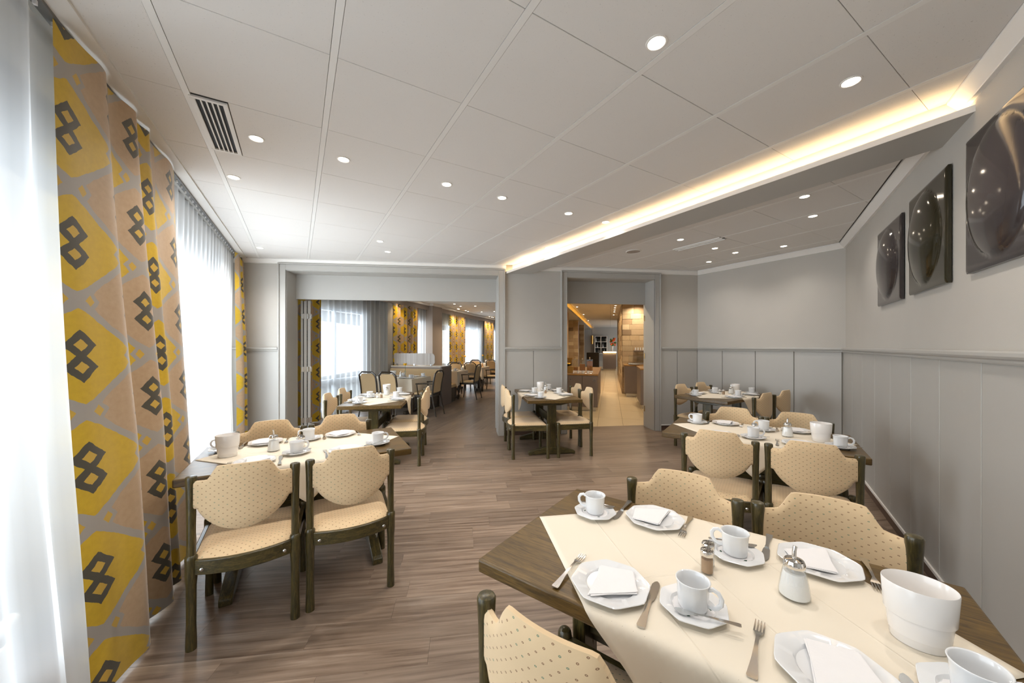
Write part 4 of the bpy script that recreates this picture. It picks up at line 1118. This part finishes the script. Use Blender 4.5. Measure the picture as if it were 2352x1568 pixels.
MB().add([(x, -.009, z) for x, z in vs]+[(x, .009, z) for x, z in vs], [tuple(range(n)), tuple(range(2*n-1, n-1, -1))]+[(i, (i+1) % n, n+(i+1) % n, n+i) for i in range(n)]).build('board', 'stripe', scn)
for x in (-.48, 0, .46): MB().box(x-.018, x+.018, -.02, .02, 0, .05).build('clip', 'steel', scn)
def vase(p, q, z, lb, tall=.26, col='yellow'):
    root = empty('flower_vase', (*W2(p, q), z), 0, lb, 'vase', 'flower vases on the far tables')
    MB().lathe([(.02, 0), (.022, .003), (.018, .05), (.022, .12), (.021, .12), (.017, .05), (.001, .01)], 16).build('glass', 'glass', root, smooth=True)
    MB().tube([(0, 0, .01), (.004, 0, tall*.6), (0, .005, tall)], .0035, 6).build('stem', 'leaf', root, smooth=True)
    m = MB()
    for k in range(9):
        a = k*2*PI/9; r = .024 if k % 2 else .014
        i0 = len(m.v); m.lathe([(.001, -.02), (.018, -.008), (.020, .008), (.001, .022)], 8); m.xform(Matrix.Translation((r*math.cos(a), r*math.sin(a), tall+.012*(k % 2))) @ Matrix.Rotation(.6, 4, (math.sin(a), -math.cos(a), 0)), i0)
    m.build('blossom', col, root, smooth=True)
vase(-4.50, 7.30, .7545, 'glass vase with yellow flower on the first far table')
vase(-4.66, 11.2, .7545, 'glass vase with yellow flower on the third far table', .33)
vase(-4.75, 13.2, .7545, 'glass vase with pale yellow flower on the fourth far table', .31)
def peachnap(p, q, lb):
    m = MB().lathe([(.045, 0), (.03, .04), (.022, .09), (.001, .15)], 8, shape=lambda a, i: 1+.35*math.cos(3*a))
    tag(m.build('standing_napkin', 'peach', smooth=True, loc=(*W2(p, q), .755)), lb, 'napkin', 'standing peach napkins')
peachnap(-4.4, 10.95, 'standing peach napkin on the third far table, near left'); peachnap(-4.02, 11.1, 'standing peach napkin on the third far table, near right'); peachnap(-4.35, 13.05, 'standing peach napkin on the fourth far table')
for i, (p, q) in enumerate(((-4.15, 13.4), (-4.45, 13.5), (-3.98, 13.1))):
    tag(MB().lathe([(.03, 0), (.032, .005), (.012, .01), (.011, .26), (.001, .265)], 12).build('candle', 'wax', smooth=True, loc=(*W2(p, q), .755)), 'tall ivory candle on the fourth far table, %s' % ['middle', 'left', 'right'][i], 'candle', 'ivory candles')

# ------------------------------------------------------------------ buffet room
def counter(name, p0, p1, q0, q1, h_, label, knobs=0, doors=2, top='counterwood'):
    cx, cy = W2((p0+p1)/2, (q0+q1)/2); w_, d_ = p1-p0, q1-q0
    root = empty(name, (cx, cy, 0), WANG, label, 'counter')
    MB().box(-w_/2, w_/2, -d_/2, d_/2, .09, h_-.035).build('body', 'taupe', root)
    MB().box(-w_/2+.04, w_/2-.04, -d_/2+.05, d_/2-.05, 0, .09).build('plinth', 'steel', root)
    MB().box(-w_/2-.015, w_/2+.015, -d_/2-.015, d_/2+.015, h_-.035, h_).build('worktop', top, root, bevel=.003)
    for i in range(doors):
        a = -w_/2+w_*i/doors
        dr_ = MB().box(a+.003, a+w_/doors-.003, -d_/2-.016, -d_/2-.001, .10, h_-.045).build('door', 'taupe', root, bevel=.002)
        if knobs:
            kx = a+w_/doors-.07 if i % 2 == 0 else a+.07
            MB().lathe([(.022, 0), (.028, 0), (.028, .006), (.022, .006)], 20, cap0=False, cap1=False).xform(Matrix.Translation((kx, -d_/2-.016, h_-.13)) @ Matrix.Rotation(PI/2, 4, 'X')).build('ring_pull', 'steel', dr_, smooth=True)
    return root
counter('buffet_counter', -1.25, -.27, 8.14, 10.8, .82, 'taupe buffet counter with wooden top at the left of the narrow opening', 1, 3)
counter('buffet_counter', .40, 1.9, 10.75, 11.36, .90, 'taupe buffet counter in front of the stone wall', 0, 4)
counter('buffet_counter', .67, 1.5, 8.75, 9.9, .925, 'brown buffet counter at the right edge of the narrow opening', 0, 2)
counter('bar_counter', -.42, .34, 22.0, 23.2, 1.10, 'taupe bar counter at the end of the buffet passage', 0, 3)
tag(MB().obox(W2, -.40, .34, 21.92, 21.98, 1.04, 1.10).build('light_strip', 'ledbar'), 'glowing light strip along the far bar counter edge', 'light')
# items on left counter
Zc = .82
def onb(p, q, z=Zc): return (*W2(p, q), z)
bd = MB().box(-.17, .17, -.012, .012, 0, .32).build('menu_board', 'goldboard', loc=onb(-1.08, 9.1), rotz=WANG, bevel=.003); tag(bd, 'gold brown upright board on the left buffet counter', 'board')
bx = MB().box(-.18, .18, -.12, .12, 0, .15).build('buffet_riser', 'goldboard', loc=onb(-1.0, 8.45), rotz=WANG, bevel=.004); tag(bx, 'brown riser box under the fruit bowl on the buffet', 'riser')
bw = empty('fruit_bowl', (*W2(-.98, 8.45), .97), 0, 'dark bowl of yellow fruit on the buffet riser', 'bowl')
MB().lathe([(.04, 0), (.10, .02), (.125, .05), (.12, .05), (.09, .02), (.001, .01)], 24).build('dish', 'black', bw, smooth=True)
for k in range(12):
    a = k*2.4; r = .02+.075*(k/12)**.5
    MB().lathe([(.001, -.02), (.018, -.012), (.022, 0), (.018, .012), (.001, .02)], 10, r*math.cos(a), r*math.sin(a)).build('fruit', 'yellow', bw, smooth=True).location.z = .055
for i in range(3):
    root = empty('cereal_dispenser', onb(-.80+.17*i, 8.62), WANG, 'clear cereal dispenser on the left buffet counter, %s of three' % ['left', 'middle', 'right'][i], 'dispenser', 'cereal dispensers')
    MB().box(-.07, .07, -.06, .06, .04, .30).build('clear_bin', 'glass', root)
    MB().box(-.06, .06, -.05, .05, .045, .12+.07*i).build('cereal_fill', 'cereal', root)
    MB().lathe([(.02, .30), (.012, .31), (.01, .33), (.018, .345), (.001, .355)], 12).build('lid_knob', 'chrome', root, smooth=True)
    MB().box(-.075, .075, -.065, .065, 0, .04).build('base', 'plastic', root, bevel=.004)
for i in range(4):
    tag(MB().lathe([(.022, 0), (.03, .055), (.026, .055), (.019, .006), (.001, .005)], 14).build('small_cup', 'porc', smooth=True, loc=onb(-.82+.11*i, 8.36)), 'small white pot on the buffet front row, %s from left' % ['first', 'second', 'third', 'fourth'][i], 'pot', 'small white pots on the buffet')
tag(MB().box(-.26, .26, -.06, .06, 0, .006).build('tray', 'steel', loc=onb(-.655, 8.24), rotz=WANG, bevel=.002), 'long steel tray at the front edge of the left buffet counter', 'tray')
for i, (p, q) in enumerate(((-.98, 9.4), (-.82, 9.3), (-.68, 9.5), (-.55, 9.35))):
    tag(MB().lathe([(.03, 0), (.032, .01), (.032, .14), (.012, .19), (.011, .24), (.001, .242)], 14).build('carafe', 'glass' if i % 2 else 'chrome', smooth=True, loc=onb(p, q)), 'carafe behind the cereal dispensers, %s' % ['leftmost', 'second from left', 'third from left', 'rightmost'][i], 'carafe', 'carafes on the buffet')
# right counter items
sc_ = empty('food_display', (*W2(.85, 11.05), .90), WANG, 'clear covered food display on the counter before the stone wall', 'food display')
MB().box(-.35, .35, -.16, .16, 0, .05).build('steel_tray', 'steel', sc_, bevel=.006)
MB().box(-.33, .33, -.14, .14, .05, .26).build('clear_cover', 'glass', sc_)
shl = empty('wall_shelf', (*W2(.95, 11.30), 1.28), WANG, 'slim grey shelf with glasses on the stone wall', 'shelf')
MB().box(-.28, .28, -.10, .08, 0, .03).build('board', 'taupe', shl)
for i in range(7):
    tag(MB().lathe([(.018, 0), (.022, .08), (.020, .08), (.016, .006), (.001, .006)], 12).build('shot_glass', 'porc', smooth=True, loc=(*W2(.72+.07*i, 11.24), 1.31)), 'small white glass on the stone wall shelf, %s from left' % ['first', 'second', 'third', 'fourth', 'fifth', 'sixth', 'seventh'][i], 'glass', 'small glasses on the stone wall shelf')
tag(MB().lathe([(.05, 0), (.15, .015), (.16, .022), (.001, .02)], 24).build('platter', 'porc', smooth=True, loc=(*W2(.66, 10.86), .90)), 'white platter at the front of the counter before the stone wall', 'platter')
tag(MB().lathe([(.04, 0), (.09, .03), (.10, .08), (.09, .08), (.001, .02)], 20).build('dark_bowl', 'black', smooth=True, loc=(*W2(.86, 9.1), .925)), 'dark bowl on the brown counter at the right', 'bowl')
# bar end: shelves, bottles, pendant, flowers, back counter
bsf = empty('bar_shelf', (*W2(-.62, 25.7), 0), WANG, 'bar shelf unit with bottles at the end of the buffet passage', 'shelf')
for x in (-.40, 0, .40): MB().box(x-.02, x+.02, -.15, .15, .9, 2.1).build('upright', 'white', bsf)
for z in (.9, 1.3, 1.7, 2.08): MB().box(-.40, .40, -.15, .15, z, z+.03).build('shelf_board', 'white', bsf)
MB().box(-.40, .40, .13, .15, .9, 2.1).build('back_board', 'black', bsf)
for r, z in enumerate((.93, 1.33, 1.73)):
    for k in range(7):
        tag(MB().lathe([(.035, 0), (.036, .01), (.036, .16), (.013, .2), (.013, .27), (.001, .272)], 10).build('bottle', ['bottle', 'glass', 'chrome'][(k+r) % 3], smooth=True, loc=(*W2(-.94+.10*k+(.06 if k > 3 else 0), 25.65), z)), 'small bottle, %s from left on the %s far bar shelf' % (['first', 'second', 'third', 'fourth', 'fifth', 'sixth', 'seventh'][k], ['lowest', 'middle', 'top'][r]), 'bottle', 'bottles on the far bar shelf')
pd_ = empty('pendant_lamp', (*W2(-1.05, 22), 1.55), 0, 'brass cylinder pendant lamp in the far bar', 'pendant lamp')
MB().lathe([(.07, 0), (.07, .5), (.001, .5)], 20).build('shade', 'gold', pd_, smooth=True); MB().tube([(0, 0, .5), (0, 0, 1.17)], .006, 6).build('cord', 'black', pd_)
tag(MB().obox(W2, -1.5, -.7, 24.2, 24.8, 0, 1.0).build('back_bar', 'darkwood', bevel=.01), 'dark back bar counter below the pendant', 'counter')
fv = empty('flower_arrangement', (*W2(.12, 22.5), 1.10), 0, 'vase of orange flowers on the far bar counter', 'flowers')
MB().lathe([(.05, 0), (.04, .1), (.06, .32), (.055, .32), (.001, .05)], 16).build('vase', 'porc', fv, smooth=True)
m = MB(); m2 = MB(); rr = random.Random(5)
for k in range(26):
    a, r, z = rr.random()*6.28, rr.random()*.2, .38+rr.random()*.42
    (m if k % 2 else m2).lathe([(.001, z-.06), (.06, z-.02), (.06, z+.03), (.001, z+.07)], 8, r*math.cos(a), r*math.sin(a))
m.build('blossom', 'orange', fv, smooth=True); m2.build('foliage', 'leaf', fv, smooth=True)
print('objects', len(bpy.data.objects))
